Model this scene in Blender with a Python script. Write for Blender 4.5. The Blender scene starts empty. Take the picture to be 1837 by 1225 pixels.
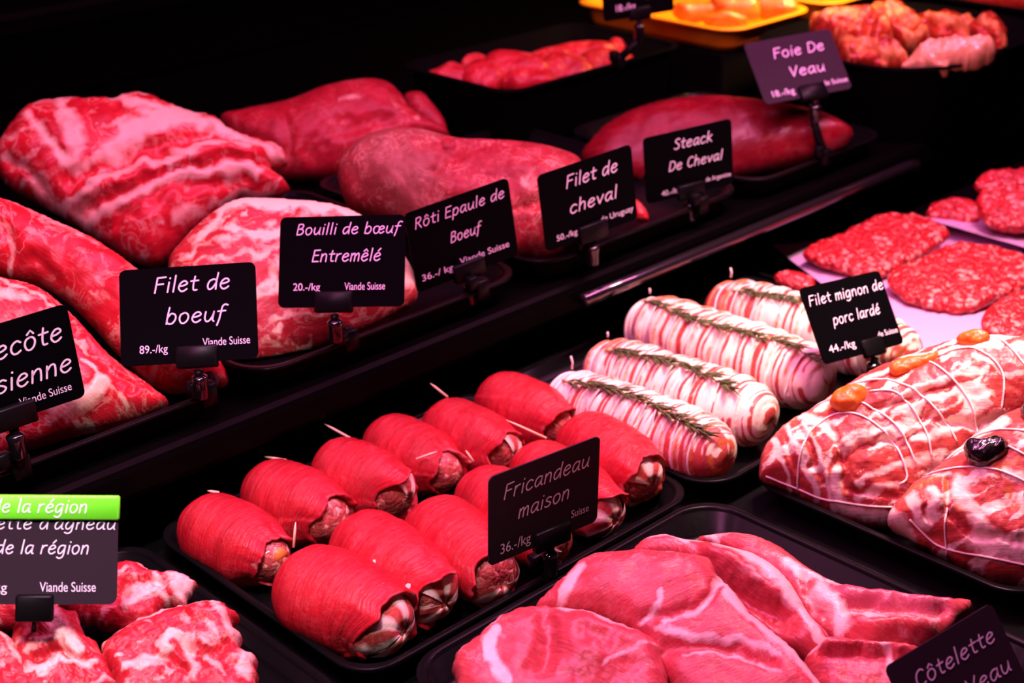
import bpy, math, random, unicodedata
import numpy as np
from mathutils import Vector, Matrix
from mathutils.geometry import delaunay_2d_cdt
S = bpy.context.scene
C = S.collection
V3 = lambda *a: np.array(a, float)
# ------------------------------------------------------------------ camera
PIT, YAW, ROL, FPX, CAMH = 0.43054, 0.74967, -0.02809, 2687.96, 0.61
cp, sp_ = math.cos(PIT), math.sin(PIT)
FW = V3(math.sin(YAW)*cp, math.cos(YAW)*cp, -sp_)
_r = V3(math.cos(YAW), -math.sin(YAW), 0); _u = np.cross(_r, FW)
RT = math.cos(ROL)*_r + math.sin(ROL)*_u
UP = -math.sin(ROL)*_r + math.cos(ROL)*_u
CAM = V3(0, 0, CAMH)
cd = bpy.data.cameras.new('camera'); co = bpy.data.objects.new('camera', cd); C.objects.link(co)
co.matrix_world = Matrix(((RT[0], UP[0], -FW[0], CAM[0]), (RT[1], UP[1], -FW[1], CAM[1]), (RT[2], UP[2], -FW[2], CAM[2]), (0, 0, 0, 1)))
cd.sensor_fit = 'HORIZONTAL'; cd.sensor_width = 36; cd.lens = FPX*36/1837; cd.clip_start = .02
cd.dof.use_dof = True; cd.dof.focus_distance = 1.06; cd.dof.aperture_fstop = 7.5
S.camera = co
# ------------------------------------------------------------------ world, lamps, exposure
W = bpy.data.worlds.new('world'); S.world = W; W.use_nodes = True
W.node_tree.nodes['Background'].inputs[0].default_value = (.9, .6, .8, 1)
W.node_tree.nodes['Background'].inputs[1].default_value = .0015
S.view_settings.view_transform = 'Standard'; S.view_settings.look = 'None'
S.view_settings.exposure = 0; S.view_settings.gamma = 1; S.view_settings.use_curve_mapping = False
def lamp(name, loc, target, power, col, sx, sy, spread=180):
    l = bpy.data.lights.new(name, 'AREA'); l.shape = 'RECTANGLE'; l.size = sx; l.size_y = sy
    l.energy = power; l.color = col; l.spread = math.radians(spread)
    o = bpy.data.objects.new(name, l); C.objects.link(o)
    d = (Vector(target)-Vector(loc)).normalized(); z = -d
    x = Vector((1, 0, 0)); x = (x - z*x.dot(z)).normalized(); y = z.cross(x)
    m = Matrix((x, y, z)).transposed().to_4x4(); m.translation = Vector(loc); o.matrix_world = m
    return o
PINK = (1, .23, .62)
lamp('lamp_tube_main', (.86, .66, .86), (.86, .86, 0), 22, PINK, 1.8, .05)
lamp('lamp_tube_back', (.75, 1.10, 1.0), (.75, 1.10, 0), 5, PINK, 1.3, .05)
lamp('lamp_spot_left', (.20, .40, 1.0), (.30, .80, .05), 1.0, (1, .80, .90), .2, .05, 45)
lamp('lamp_spot_warm', (1.10, .60, .85), (1.08, .62, 0), 2.3, (1, .74, .58), .30, .06, 60)
lamp('lamp_tube_amber', (1.75, .95, .60), (1.69, 1.28, .15), 3.0, (1, .50, .16), .3, .05, 72)
# ------------------------------------------------------------------ helpers
def rays(P):
    P = np.atleast_2d(np.asarray(P, float))
    return FW + RT*((P[:, :1]-918.5)/FPX) + UP*((612.5-P[:, 1:2])/FPX)
def pixn(P, P0, n):
    d = rays(P); t = ((P0-CAM)@n)/(d@n)
    return CAM + d*t[:, None]
def pix(x, y, z): return pixn([(x, y)], V3(0, 0, z), V3(0, 0, 1))[0]
def _h(a, b, c, s):
    n = np.sin(a*127.1 + b*311.7 + c*74.7 + s*53.3)*43758.5453
    return (n-np.floor(n))*2-1
def vnoise(P, s=0):
    P = np.asarray(P, float); i = np.floor(P); f = P-i; f = f*f*f*(f*(f*6-15)+10)
    r = 0
    for a in (0, 1):
        wa = f[:, 0] if a else 1-f[:, 0]
        for b in (0, 1):
            wb = f[:, 1] if b else 1-f[:, 1]
            for c in (0, 1):
                wc = f[:, 2] if c else 1-f[:, 2]
                r = r + wa*wb*wc*_h(i[:, 0]+a, i[:, 1]+b, i[:, 2]+c, s)
    return r
def fbm(P, s=0, o=4):
    r = 0; a = 1.
    for k in range(o): r = r+a*vnoise(np.asarray(P)*2**k+k*7.3, s+k); a *= .5
    return r/1.6
def sm(x, a, b):
    t = np.clip((x-a)/(b-a), 0, 1); return t*t*(3-2*t)
def crv(pts, closed=False, n=8, ):
    p = np.asarray(pts, float); N = len(p); out = []
    for i in range(N if closed else N-1):
        if closed: a, b, c, d = p[i-1], p[i], p[(i+1) % N], p[(i+2) % N]
        else: a, b, c, d = p[max(i-1, 0)], p[i], p[i+1], p[min(i+2, N-1)]
        t = np.linspace(0, 1, n, endpoint=False)[:, None]
        out.append(.5*(2*b+(c-a)*t+(2*a-5*b+4*c-d)*t*t+(3*b-a-3*c+d)*t**3))
    if not closed: out.append(p[-1:])
    return np.vstack(out)
def resamp(p, ds, closed=False):
    q = np.vstack([p, p[:1]]) if closed else p
    L = np.r_[0, np.cumsum(np.linalg.norm(np.diff(q, axis=0), axis=1))]
    n = max(int(round(L[-1]/ds)), 3); t = np.linspace(0, L[-1], n+1)
    r = np.stack([np.interp(t, L, q[:, k]) for k in range(q.shape[1])], 1)
    return r[:-1] if closed else r
def segdist(Q, p, closed=False):
    a = p; b = np.roll(p, -1, 0)
    if not closed: a, b = a[:-1], b[:-1]
    best = np.full(len(Q), 1e9)
    ab = b-a; L = (ab**2).sum(1)+1e-12
    for k in range(0, len(Q), 4000):
        q = Q[k:k+4000, None]-a[None]
        t = np.clip((q*ab).sum(2)/L, 0, 1)
        best[k:k+4000] = np.sqrt((((q-t[..., None]*ab)**2).sum(2)).min(1))
    return best
def inside(Q, p):
    r = np.zeros(len(Q), bool); j = len(p)-1
    for i in range(len(p)):
        c = (p[i, 1] > Q[:, 1]) != (p[j, 1] > Q[:, 1])
        with np.errstate(divide='ignore', invalid='ignore'):
            r ^= c & (Q[:, 0] < (p[j, 0]-p[i, 0])*(Q[:, 1]-p[i, 1])/(p[j, 1]-p[i, 1])+p[i, 0])
        j = i
    return r
def tag(o, label, cat, group=None, kind=None):
    if label: o['label'] = label
    if cat: o['category'] = cat
    if group: o['group'] = group
    if kind: o['kind'] = kind
    return o
def obj(name, verts, faces, mat, parent=None, org=None, smooth=True, attrs=None, uv=None):
    """one mesh object from world-space vertices; its origin goes to org (or its base)"""
    v = np.asarray(verts, float)
    if org is None:
        org = V3(*parent['_o']) if parent is not None else V3((v[:, 0].min()+v[:, 0].max())/2, (v[:, 1].min()+v[:, 1].max())/2, v[:, 2].min())
    me = bpy.data.meshes.new(name)
    me.from_pydata((v-org).tolist(), [], [tuple(map(int, f)) for f in faces]); me.update()
    if smooth: me.polygons.foreach_set('use_smooth', [True]*len(me.polygons))
    if attrs:
        for k, a in attrs.items():
            at = me.attributes.new(k, 'FLOAT', 'POINT'); at.data.foreach_set('value', np.asarray(a, np.float32))
    if uv is not None:
        ul = me.uv_layers.new(name='UVMap'); li = np.empty(len(me.loops), np.int32); me.loops.foreach_get('vertex_index', li)
        ul.data.foreach_set('uv', np.asarray(uv, np.float32)[li].ravel())
    me.materials.append(mat)
    o = bpy.data.objects.new(name, me); C.objects.link(o)
    if parent is not None: o.parent = parent
    else: o.location = org
    o['_o'] = [float(q) for q in org]
    return o
def thing(name, label, cat, loc, group=None):
    o = bpy.data.objects.new(name, None); C.objects.link(o); o.location = loc; o.empty_display_size = .01
    o['_o'] = [float(q) for q in loc]
    return tag(o, label, cat, group)
class MB:
    def __init__(s): s.v = []; s.f = []; s.n = 0
    def add(s, v, f):
        v = np.asarray(v, float); s.v.append(v); s.f += [tuple(i+s.n for i in q) for q in f]; s.n += len(v)
    def build(s, name, mat, parent=None, **k): return obj(name, np.vstack(s.v), s.f, mat, parent, **k)
    def box(s, c, ax, ay, az, hx, hy, hz, bev=.0):
        """box with chamfered edges along its three axes"""
        c, ax, ay, az = map(np.asarray, (c, ax, ay, az))
        b = bev or min(hx, hy, hz)*.18
        rings = []
        for z, i in ((-hz, b), (-hz+b, 0), (hz-b, 0), (hz, b)):
            X, Y = hx-i, hy-i; q = b
            rings.append([(-X+q, -Y), (X-q, -Y), (X, -Y+q), (X, Y-q), (X-q, Y), (-X+q, Y), (-X, Y-q), (-X, -Y+q)])
            rings[-1] = [c+ax*x+ay*y+az*z for x, y in rings[-1]]
        s.rings(rings)
    def rings(s, R, cap=True, closed=True):
        n = len(R[0]); v = np.vstack([np.asarray(r) for r in R]); f = []
        for k in range(len(R)-1):
            for i in range(n if closed else n-1):
                j = (i+1) % n; f.append((k*n+i, k*n+j, (k+1)*n+j, (k+1)*n+i))
        if cap: f.append(tuple(range(n-1, -1, -1))); f.append(tuple((len(R)-1)*n+i for i in range(n)))
        s.add(v, f)
    def tube(s, p, r, n=8, closed=False, cap=True):
        p = np.asarray(p, float); N = len(p); R = []
        r = np.full(N, r) if np.isscalar(r) else np.asarray(r)
        t = np.gradient(p, axis=0) if not closed else np.roll(p, -1, 0)-np.roll(p, 1, 0)
        t /= np.linalg.norm(t, axis=1)[:, None]+1e-12
        up = V3(0, 0, 1) if abs(t[0][2]) < .9 else V3(1, 0, 0)
        x = np.cross(t[0], up); x /= np.linalg.norm(x)
        a = np.linspace(0, 2*math.pi, n, endpoint=False)
        for i in range(N):
            x = x-t[i]*(x@t[i]); x /= np.linalg.norm(x)+1e-12; y = np.cross(t[i], x)
            R.append(p[i]+r[i]*(np.cos(a)[:, None]*x+np.sin(a)[:, None]*y))
        if closed: R.append(R[0])
        s.rings(R, cap=cap and not closed)
# ------------------------------------------------------------------ materials
def nodes(name):
    m = bpy.data.materials.new(name); m.use_nodes = True; t = m.node_tree; b = t.nodes['Principled BSDF']
    return m, t, b
def N(t, typ, ins={}, **k):
    n = t.nodes.new(typ)
    for a, v in k.items(): setattr(n, a, v)
    for a, v in ins.items():
        if isinstance(v, bpy.types.NodeSocket): t.links.new(v, n.inputs[a])
        else: n.inputs[a].default_value = v
    return n
def plain(name, col, rough=.4, coat=0, metal=0, bump=0, bscale=300, spec=.5, alpha=None, trans=0):
    m, t, b = nodes(name)
    b.inputs['Base Color'].default_value = (*col, 1); b.inputs['Roughness'].default_value = rough
    b.inputs['Metallic'].default_value = metal; b.inputs['Coat Weight'].default_value = coat
    b.inputs['Specular IOR Level'].default_value = spec; b.inputs['Transmission Weight'].default_value = trans
    tc = N(t, 'ShaderNodeTexCoord'); nz = N(t, 'ShaderNodeTexNoise', {'Vector': tc.outputs['Object'], 'Scale': bscale, 'Detail': 3})
    mr = N(t, 'ShaderNodeMapRange', {'Value': nz.outputs['Fac'], 'To Min': rough*.8, 'To Max': min(rough*1.25, 1)})
    t.links.new(mr.outputs[0], b.inputs['Roughness'])
    if bump:
        bp = N(t, 'ShaderNodeBump', {'Height': nz.outputs['Fac'], 'Strength': bump, 'Distance': .002}); t.links.new(bp.outputs[0], b.inputs['Normal'])
    return m
def mth(t, op, a, b=None, c=None):
    n = t.nodes.new('ShaderNodeMath'); n.operation = op
    for i, v in enumerate((a, b, c)):
        if v is None: continue
        if isinstance(v, bpy.types.NodeSocket): t.links.new(v, n.inputs[i])
        else: n.inputs[i].default_value = v
    return n.outputs[0]
def mix(t, f, a, b):
    n = t.nodes.new('ShaderNodeMix'); n.data_type = 'RGBA'
    for i, v in ((0, f), (6, a), (7, b)):
        if isinstance(v, bpy.types.NodeSocket): t.links.new(v, n.inputs[i])
        elif i == 0: n.inputs[i].default_value = v
        else: n.inputs[i].default_value = (*v, 1)
    return n.outputs[2]
def meat(name, lean, fat=(.86, .62, .40), tone=(.25, .05, .07), marb=.35, mscale=60, fib=(4, 40), fibk=.6, rough=.36, coat=.12, bump=.35, grain=450, dark=.6, fatn=.8, spec=.3):
    """raw meat: lean with fibres and marbling, fat where the 'fat' attribute (plus noise) is high, a third colour by 'tone'"""
    m, t, b = nodes(name)
    tc = N(t, 'ShaderNodeTexCoord'); O = tc.outputs['Object']
    uvm = N(t, 'ShaderNodeMapping', {'Vector': tc.outputs['UV'], 'Scale': (fib[0], fib[1], 1)})
    fn = N(t, 'ShaderNodeTexNoise', {'Vector': uvm.outputs[0], 'Scale': 1, 'Detail': 4, 'Roughness': .6, 'Distortion': .4})
    big = N(t, 'ShaderNodeTexNoise', {'Vector': O, 'Scale': 28, 'Detail': 4})
    mn = N(t, 'ShaderNodeTexNoise', {'Vector': O, 'Scale': mscale, 'Detail': 6, 'Roughness': .62, 'Distortion': .8})
    fine = N(t, 'ShaderNodeTexNoise', {'Vector': O, 'Scale': grain, 'Detail': 4, 'Roughness': .6})
    fa = N(t, 'ShaderNodeAttribute', attribute_name='fat'); ta = N(t, 'ShaderNodeAttribute', attribute_name='tone')
    c0 = mix(t, N(t, 'ShaderNodeMapRange', {'Value': big.outputs[0], 'From Min': .3, 'From Max': .7}).outputs[0], tuple(x*dark for x in lean), lean)
    ff = mth(t, 'MULTIPLY', N(t, 'ShaderNodeMapRange', {'Value': fn.outputs[0], 'From Min': .45, 'From Max': .8}).outputs[0], fibk)
    c1 = mix(t, ff, c0, (min(lean[0]*1.25, 1), lean[1]*1.8+.02, lean[2]*1.8+.025))
    c1 = mix(t, ta.outputs['Fac'], c1, tone)
    rid = mth(t, 'ABSOLUTE', mth(t, 'SUBTRACT', mn.outputs[0], .5))       # thin ridged veins
    vein = N(t, 'ShaderNodeMapRange', {'Value': rid, 'From Min': 0, 'From Max': .035, 'To Min': 1, 'To Max': 0}).outputs[0]
    gate = N(t, 'ShaderNodeMapRange', {'Value': big.outputs[0], 'From Min': .42, 'From Max': .62}).outputs[0]
    vein = mth(t, 'MULTIPLY', mth(t, 'MULTIPLY', vein, gate), marb)
    jit = mth(t, 'MULTIPLY', mth(t, 'SUBTRACT', mn.outputs[0], .5), fatn*2)
    fm = N(t, 'ShaderNodeMapRange', {'Value': mth(t, 'ADD', fa.outputs['Fac'], mth(t, 'MULTIPLY', jit, mth(t, 'MINIMUM', mth(t, 'MULTIPLY', fa.outputs['Fac'], 3), 1))), 'From Min': .26, 'From Max': .78}).outputs[0]
    fm = mth(t, 'MAXIMUM', fm, vein)
    fcol = mix(t, big.outputs[0], tuple(x*.86 for x in fat), fat)
    col = mix(t, fm, c1, fcol)
    t.links.new(col, b.inputs['Base Color'])
    b.inputs['Coat Weight'].default_value = coat; b.inputs['Coat Roughness'].default_value = .18
    b.inputs['Specular IOR Level'].default_value = spec
    rr = N(t, 'ShaderNodeMapRange', {'Value': fine.outputs[0], 'To Min': rough*.6, 'To Max': rough*1.5}); t.links.new(rr.outputs[0], b.inputs['Roughness'])
    hh = mth(t, 'ADD', mth(t, 'MULTIPLY', fn.outputs[0], .7), mth(t, 'ADD', mth(t, 'MULTIPLY', fine.outputs[0], .5), mth(t, 'MULTIPLY', fm, .3)))
    bp = N(t, 'ShaderNodeBump', {'Height': hh, 'Strength': bump, 'Distance': .0015}); t.links.new(bp.outputs[0], b.inputs['Normal'])
    t.links.new(bp.outputs[0], b.inputs['Coat Normal'])
    return m
def mince(name, lean, fat, scale=220, bump=.9, rough=.4):
    m, t, b = nodes(name)
    tc = N(t, 'ShaderNodeTexCoord'); O = tc.outputs['Object']
    wn = N(t, 'ShaderNodeTexNoise', {'Vector': O, 'Scale': scale*.5, 'Detail': 2})
    wv = N(t, 'ShaderNodeVectorMath', {0: O, 1: wn.outputs['Color']}, operation='MULTIPLY_ADD'); wv.inputs[1].default_value = (1, 1, 1)
    ad = N(t, 'ShaderNodeMix', {0: .012}, data_type='RGBA'); t.links.new(O, ad.inputs[6]); t.links.new(wn.outputs['Color'], ad.inputs[7])
    vo = N(t, 'ShaderNodeTexVoronoi', {'Vector': ad.outputs[2], 'Scale': scale})
    cr = N(t, 'ShaderNodeSeparateColor', {'Color': vo.outputs['Color']})
    fl = N(t, 'ShaderNodeMapRange', {'Value': cr.outputs[0], 'From Min': .80, 'From Max': .95}).outputs[0]
    va = N(t, 'ShaderNodeMapRange', {'Value': cr.outputs[1], 'To Min': 0, 'To Max': 1}).outputs[0]
    c = mix(t, va, tuple(x*.55 for x in lean), lean); c = mix(t, fl, c, fat)
    t.links.new(c, b.inputs['Base Color']); b.inputs['Roughness'].default_value = rough; b.inputs['Coat Weight'].default_value = .15
    h = mth(t, 'SUBTRACT', 1, vo.outputs['Distance'])
    bp = N(t, 'ShaderNodeBump', {'Height': h, 'Strength': bump, 'Distance': .002}); t.links.new(bp.outputs[0], b.inputs['Normal'])
    return m
M = {}
M['case'] = plain('black_laminate', (.003, .003, .003), .6, spec=.0)
M['fascia'] = plain('black_gloss_edge', (.0015, .0013, .0013), .4, spec=.02)
M['polish'] = plain('polished_black_lip', (.012, .010, .011), .16, coat=1., spec=1.)
M['deck'] = plain('black_deck', (.004, .004, .004), .3, bump=.02, spec=.1)
M['tray'] = plain('black_tray_plastic', (.004, .004, .004), .24, spec=.08)
M['card'] = plain('slate_card', (.0015, .0015, .002), .6, spec=.02)
M['card_lit'] = plain('lit_slate_card', (.026, .018, .024), .6, spec=.1)  # same slate, made paler: light falling on these cards is put into the colour
M['clip'] = plain('black_clip_plastic', (.004, .004, .004), .35, spec=.1)
M['knob'] = plain('gloss_black_knob', (.006, .006, .006), .08, coat=.5)
M['ink'] = plain('white_lettering', (.92, .84, .94), .7, spec=.2)
M['green'] = plain('lime_green_strip', (.15, .95, .02), .5)
M['string'] = plain('white_twine', (.92, .84, .72), .8, bump=.3, bscale=900)
M['rosemary'] = plain('rosemary_green', (.10, .13, .035), .6, bump=.2)
M['stem'] = plain('rosemary_stem', (.42, .36, .16), .7)
M['pick'] = plain('toothpick_wood', (.85, .70, .42), .6)
M['apricot'] = plain('dried_apricot', (.66, .14, .008), .45, coat=.05, bump=.4, bscale=150)
M['prune'] = plain('prune', (.008, .005, .006), .22, coat=.6, bump=.5, bscale=120)
M['carrot'] = plain('carrot', (.80, .22, .03), .4)
M['paper'] = plain('butcher_paper', (.52, .30, .48), .8, bump=.15, bscale=80)
M['yellow'] = plain('yellow_tray_enamel', (.80, .36, .006), .4)
BEEF = (.60, .016, .024)
M['beef'] = meat('raw_beef', BEEF, marb=.5, mscale=45, fib=(3, 22), fibk=.6)
M['beef_dark'] = meat('trimmed_beef', (.42, .013, .022), marb=.2, mscale=40, fib=(5, 18), fibk=.6, rough=.5)
M['beef_dry'] = meat('shoulder_beef', (.38, .024, .026), tone=(.28, .11, .07), marb=.5, mscale=70, fib=(10, 10), fibk=.6, rough=.55, bump=.6)
M['pale'] = meat('fatty_beef', (.56, .04, .035), fat=(.97, .95, .50), marb=.6, mscale=50, fibk=.6)
M['horse'] = meat('horse_steak', (.23, .004, .011), marb=.06, fib=(3, 12), fibk=.6, rough=.3, coat=.2)
M['lamb'] = meat('lamb_chop', (.58, .016, .028), fat=(.85, .50, .42), marb=.4, mscale=70, fib=(4, 26), fibk=.6, bump=.5)
M['veal'] = meat('veal_chop', (.68, .075, .085), fat=(.92, .66, .58), tone=(.50, .10, .16), marb=.25, mscale=50, fib=(4, 30), fibk=.6, rough=.3, coat=.2)
M['wrap'] = meat('thin_veal_slice', (.68, .013, .024), fat=(.85, .36, .36), tone=(.36, .004, .010), dark=.5, marb=.12, mscale=40, fib=(2.5, 105), fibk=.7, rough=.28, coat=.3, bump=1., grain=260)
M['bacon'] = meat('bacon', (.58, .070, .055), fat=(.95, .80, .62), tone=(.62, .16, .035), marb=.15, mscale=90, fib=(2, 20), fibk=.6, rough=.35, fatn=.45)
M['mince'] = mince('forcemeat', (.50, .08, .06), (.85, .42, .32), 230, bump=.45, rough=.5)
M['patty'] = mince('beef_mince', (.54, .008, .013), (.86, .26, .22), 210, bump=1)
M['offal'] = meat('marinated_offal', (.50, .040, .012), fat=(.9, .42, .10), marb=.5, mscale=30, rough=.25, coat=.5, bump=.6)
M['curry'] = meat('orange_marinade', (.72, .20, .012), fat=(.9, .42, .05), tone=(.5, .1, .01), marb=.3, rough=.2, coat=.6, bump=.5)
M['film'] = plain('pale_tripe', (.85, .52, .22), .2, coat=.6, bump=.5, bscale=60)
# ------------------------------------------------------------------ builders
def lump(name, label, cat, ol, anchor, mat, e=45, az=0, tf=.03, tb=.03, R=40, st=(), nz=(.002, 40), floor=None, group=None,
         parent=None, rot=0, p=2., jag=0, ds=None, seed=1, warp=6, push=0, auto=None):
    """a solid from its traced outline: the outline lies in a tilted plane through anchor, both sides are inflated by the
    distance to the outline; strokes: f fat, g groove, r ridge, t tone = (kind, width px, strength or metres, points)"""
    o = crv(ol, True, 10)
    ext = np.ptp(o, axis=0).max(); ds = ds or max(ext/85, 2.2)
    o = resamp(o, ds*.8, True)
    if jag:
        nrm = np.roll(o, -1, 0)-np.roll(o, 1, 0); nrm = np.stack([nrm[:, 1], -nrm[:, 0]], 1); nrm /= np.linalg.norm(nrm, axis=1)[:, None]+1e-9
        o = o+nrm*(jag*fbm(np.c_[o/14., np.zeros(len(o))], seed+3, 3))[:, None]
    P0 = pix(*anchor); P0 = CAM+(P0-CAM)*(1+push)
    h = CAM-P0; h[2] = 0; a0 = math.atan2(h[1], h[0])+math.radians(az); ee = math.radians(e)
    n = V3(math.cos(a0)*math.cos(ee), math.sin(a0)*math.cos(ee), math.sin(ee))
    lo, hi = o.min(0), o.max(0)
    gx, gy = np.meshgrid(np.arange(lo[0], hi[0], ds), np.arange(lo[1], hi[1], ds*.87))
    gx = gx+(np.arange(gx.shape[0]) % 2)[:, None]*ds*.5
    g = np.stack([gx.ravel(), gy.ravel()], 1)+np.random.RandomState(seed).uniform(-.15, .15, (gx.size, 2))*ds
    g = g[inside(g, o)]; g = g[segdist(g, o, True) > ds*.55]
    allp = np.vstack([o, g]); no = len(o)
    r = delaunay_2d_cdt([Vector(q) for q in allp.tolist()], [], [list(range(no))], 1, 1e-4)
    vv = np.array([tuple(q) for q in r[0]]); tri = np.array([f for f in r[2] if len(f) == 3])
    D = segdist(vv, o, True); D[D < ds*.05] = 0
    Ds = D.copy(); bmask = D == 0
    ed_ = np.vstack([tri[:, [0, 1]], tri[:, [1, 2]], tri[:, [2, 0]]]); deg = np.bincount(ed_.ravel(), minlength=len(vv))+1e-9
    for _ in range(24):
        acc = np.bincount(ed_[:, 0], Ds[ed_[:, 1]], len(vv))+np.bincount(ed_[:, 1], Ds[ed_[:, 0]], len(vv)); Ds = np.where(bmask, 0, .5*Ds+.5*acc/deg)
    D = np.where(bmask, 0, np.where(D > R*.5, Ds, D+(Ds-D)*np.clip(D/(R*.5), 0, 1)))
    D[~bmask] = np.maximum(D[~bmask], ds*.06)
    a_ = vv[tri]; area = (a_[:, 1, 0]-a_[:, 0, 0])*(a_[:, 2, 1]-a_[:, 0, 1])-(a_[:, 1, 1]-a_[:, 0, 1])*(a_[:, 2, 0]-a_[:, 0, 0])
    tri[area > 0] = tri[area > 0][:, ::-1]                               # y runs down in the picture
    strokes = [(k, w, s, resamp(crv(q, False, 6), 4) if len(q) > 1 else np.array([q[0], q[0]], float)) for k, w, s, q in st]
    def field(Q, Dq):
        prof = (1-(1-np.clip(Dq/R, 0, 1))**p)**(1/p)
        W = Q+warp*1.5*np.stack([fbm(np.c_[Q/26., Q[:, :1]*0+1], seed, 4), fbm(np.c_[Q/26., Q[:, :1]*0+9], seed+5, 4)], 1)
        fat = np.zeros(len(Q)); tone = np.zeros(len(Q)); dz = np.zeros(len(Q))
        for k, w, s, q in strokes:
            f = np.clip(1.25-segdist(W, q)/w, 0, 1) if k in 'ft' else np.exp(-(segdist(W, q)/w)**2)
            if k == 'f': fat = np.maximum(fat, f*s)
            elif k == 't': tone = np.maximum(tone, f*s)
            elif k == 'g': dz -= f*s
            else: dz += f*s
        if auto:
            k, sx, sy, ro = auto; c, s_ = math.cos(math.radians(ro)), math.sin(math.radians(ro))
            q = np.stack([(W[:, 0]*c+W[:, 1]*s_)/sx, (-W[:, 0]*s_+W[:, 1]*c)/sy, W[:, 0]*0+seed], 1)
            fat = np.maximum(fat, k*sm(fbm(q, seed+11, 4), .02, .5))
        return prof, fat, tone, dz
    prof, fat, tone, dz = field(vv, D)
    B = pixn(vv, P0, n)
    edge = np.clip(D/R*3, 0, 1)
    nf = nz[0]*fbm(B*nz[1], seed)*edge
    F = B+n*(tf*prof+nf+dz*edge)[:, None]
    K = B-n*(tb*prof+nf*.5)[:, None]
    if floor is not None: F[:, 2] = np.maximum(F[:, 2], floor); K[:, 2] = np.maximum(K[:, 2], floor)
    bd = D == 0; idx = np.arange(len(vv)); bi = np.where(bd, idx, -1)
    inn = np.where(~bd)[0]; bi[inn] = len(vv)+np.arange(len(inn))
    verts = np.vstack([F, K[inn]]); tb_ = bi[tri][:, ::-1]
    c, s_ = math.cos(math.radians(rot)), math.sin(math.radians(rot))
    uv = np.stack([vv[:, 0]*c+vv[:, 1]*s_, -vv[:, 0]*s_+vv[:, 1]*c], 1)/100.
    cat2 = lambda x: np.r_[x, x[inn]]
    ob = obj(name, verts, np.vstack([tri, tb_]), mat, parent, attrs={'fat': cat2(fat), 'tone': cat2(tone)}, uv=np.vstack([uv, uv[inn]]))
    if parent is None: tag(ob, label, cat, group)
    hh = ((F-B)@n)
    def surf(Q, off=0):
        Q = np.asarray(Q, float); out = []
        for q in Q:
            dd = ((vv-q)**2).sum(1); k = np.argpartition(dd, 4)[:4]; w = 1/(dd[k]+.5); out.append((hh[k]*w).sum()/w.sum())
        r_ = pixn(Q, P0, n)+n*(np.array(out)+off)[:, None]
        if floor is not None: r_[:, 2] = np.maximum(r_[:, 2], floor+.001)
        return r_
    return ob, surf
def frame(A, B):
    d = B-A; L = np.linalg.norm(d); d = d/L; s = np.cross(d, V3(0, 0, 1)); s /= np.linalg.norm(s)
    return d, s, np.cross(s, d), L
def tray(name, label, x0, x1, y0, y1, z, dep=.02, rad=.03, lip=.006, mat=None, group=None):
    def rr(i, zz, r):
        r = max(r, .004); P = []
        for cx, cy, a in ((x1-i-r, y0+i+r, -90), (x1-i-r, y1-i-r, 0), (x0+i+r, y1-i-r, 90), (x0+i+r, y0+i+r, 180)):
            for k in range(9):
                t = math.radians(a+90*k/8); P.append((cx+r*math.cos(t), cy+r*math.sin(t), zz))
        return np.array(P)
    m = MB(); q = .35
    m.rings([rr(lip+.008, z-dep-.0015, rad-.008), rr(lip+.0015, z-.003, rad), rr(0, z-.003, rad), rr(0, z-.0005, rad), rr(.001, z, rad), rr(lip-.001, z, rad-lip*q),
             rr(lip, z-.001, rad-lip*q), rr(lip+.006, z-dep+.004, rad-.008), rr(lip+.010, z-dep, rad-.012), rr(lip+.03, z-dep, rad-.02)])
    o = m.build(name, mat or M['tray'])
    return tag(o, label, 'tray', group)
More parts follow.
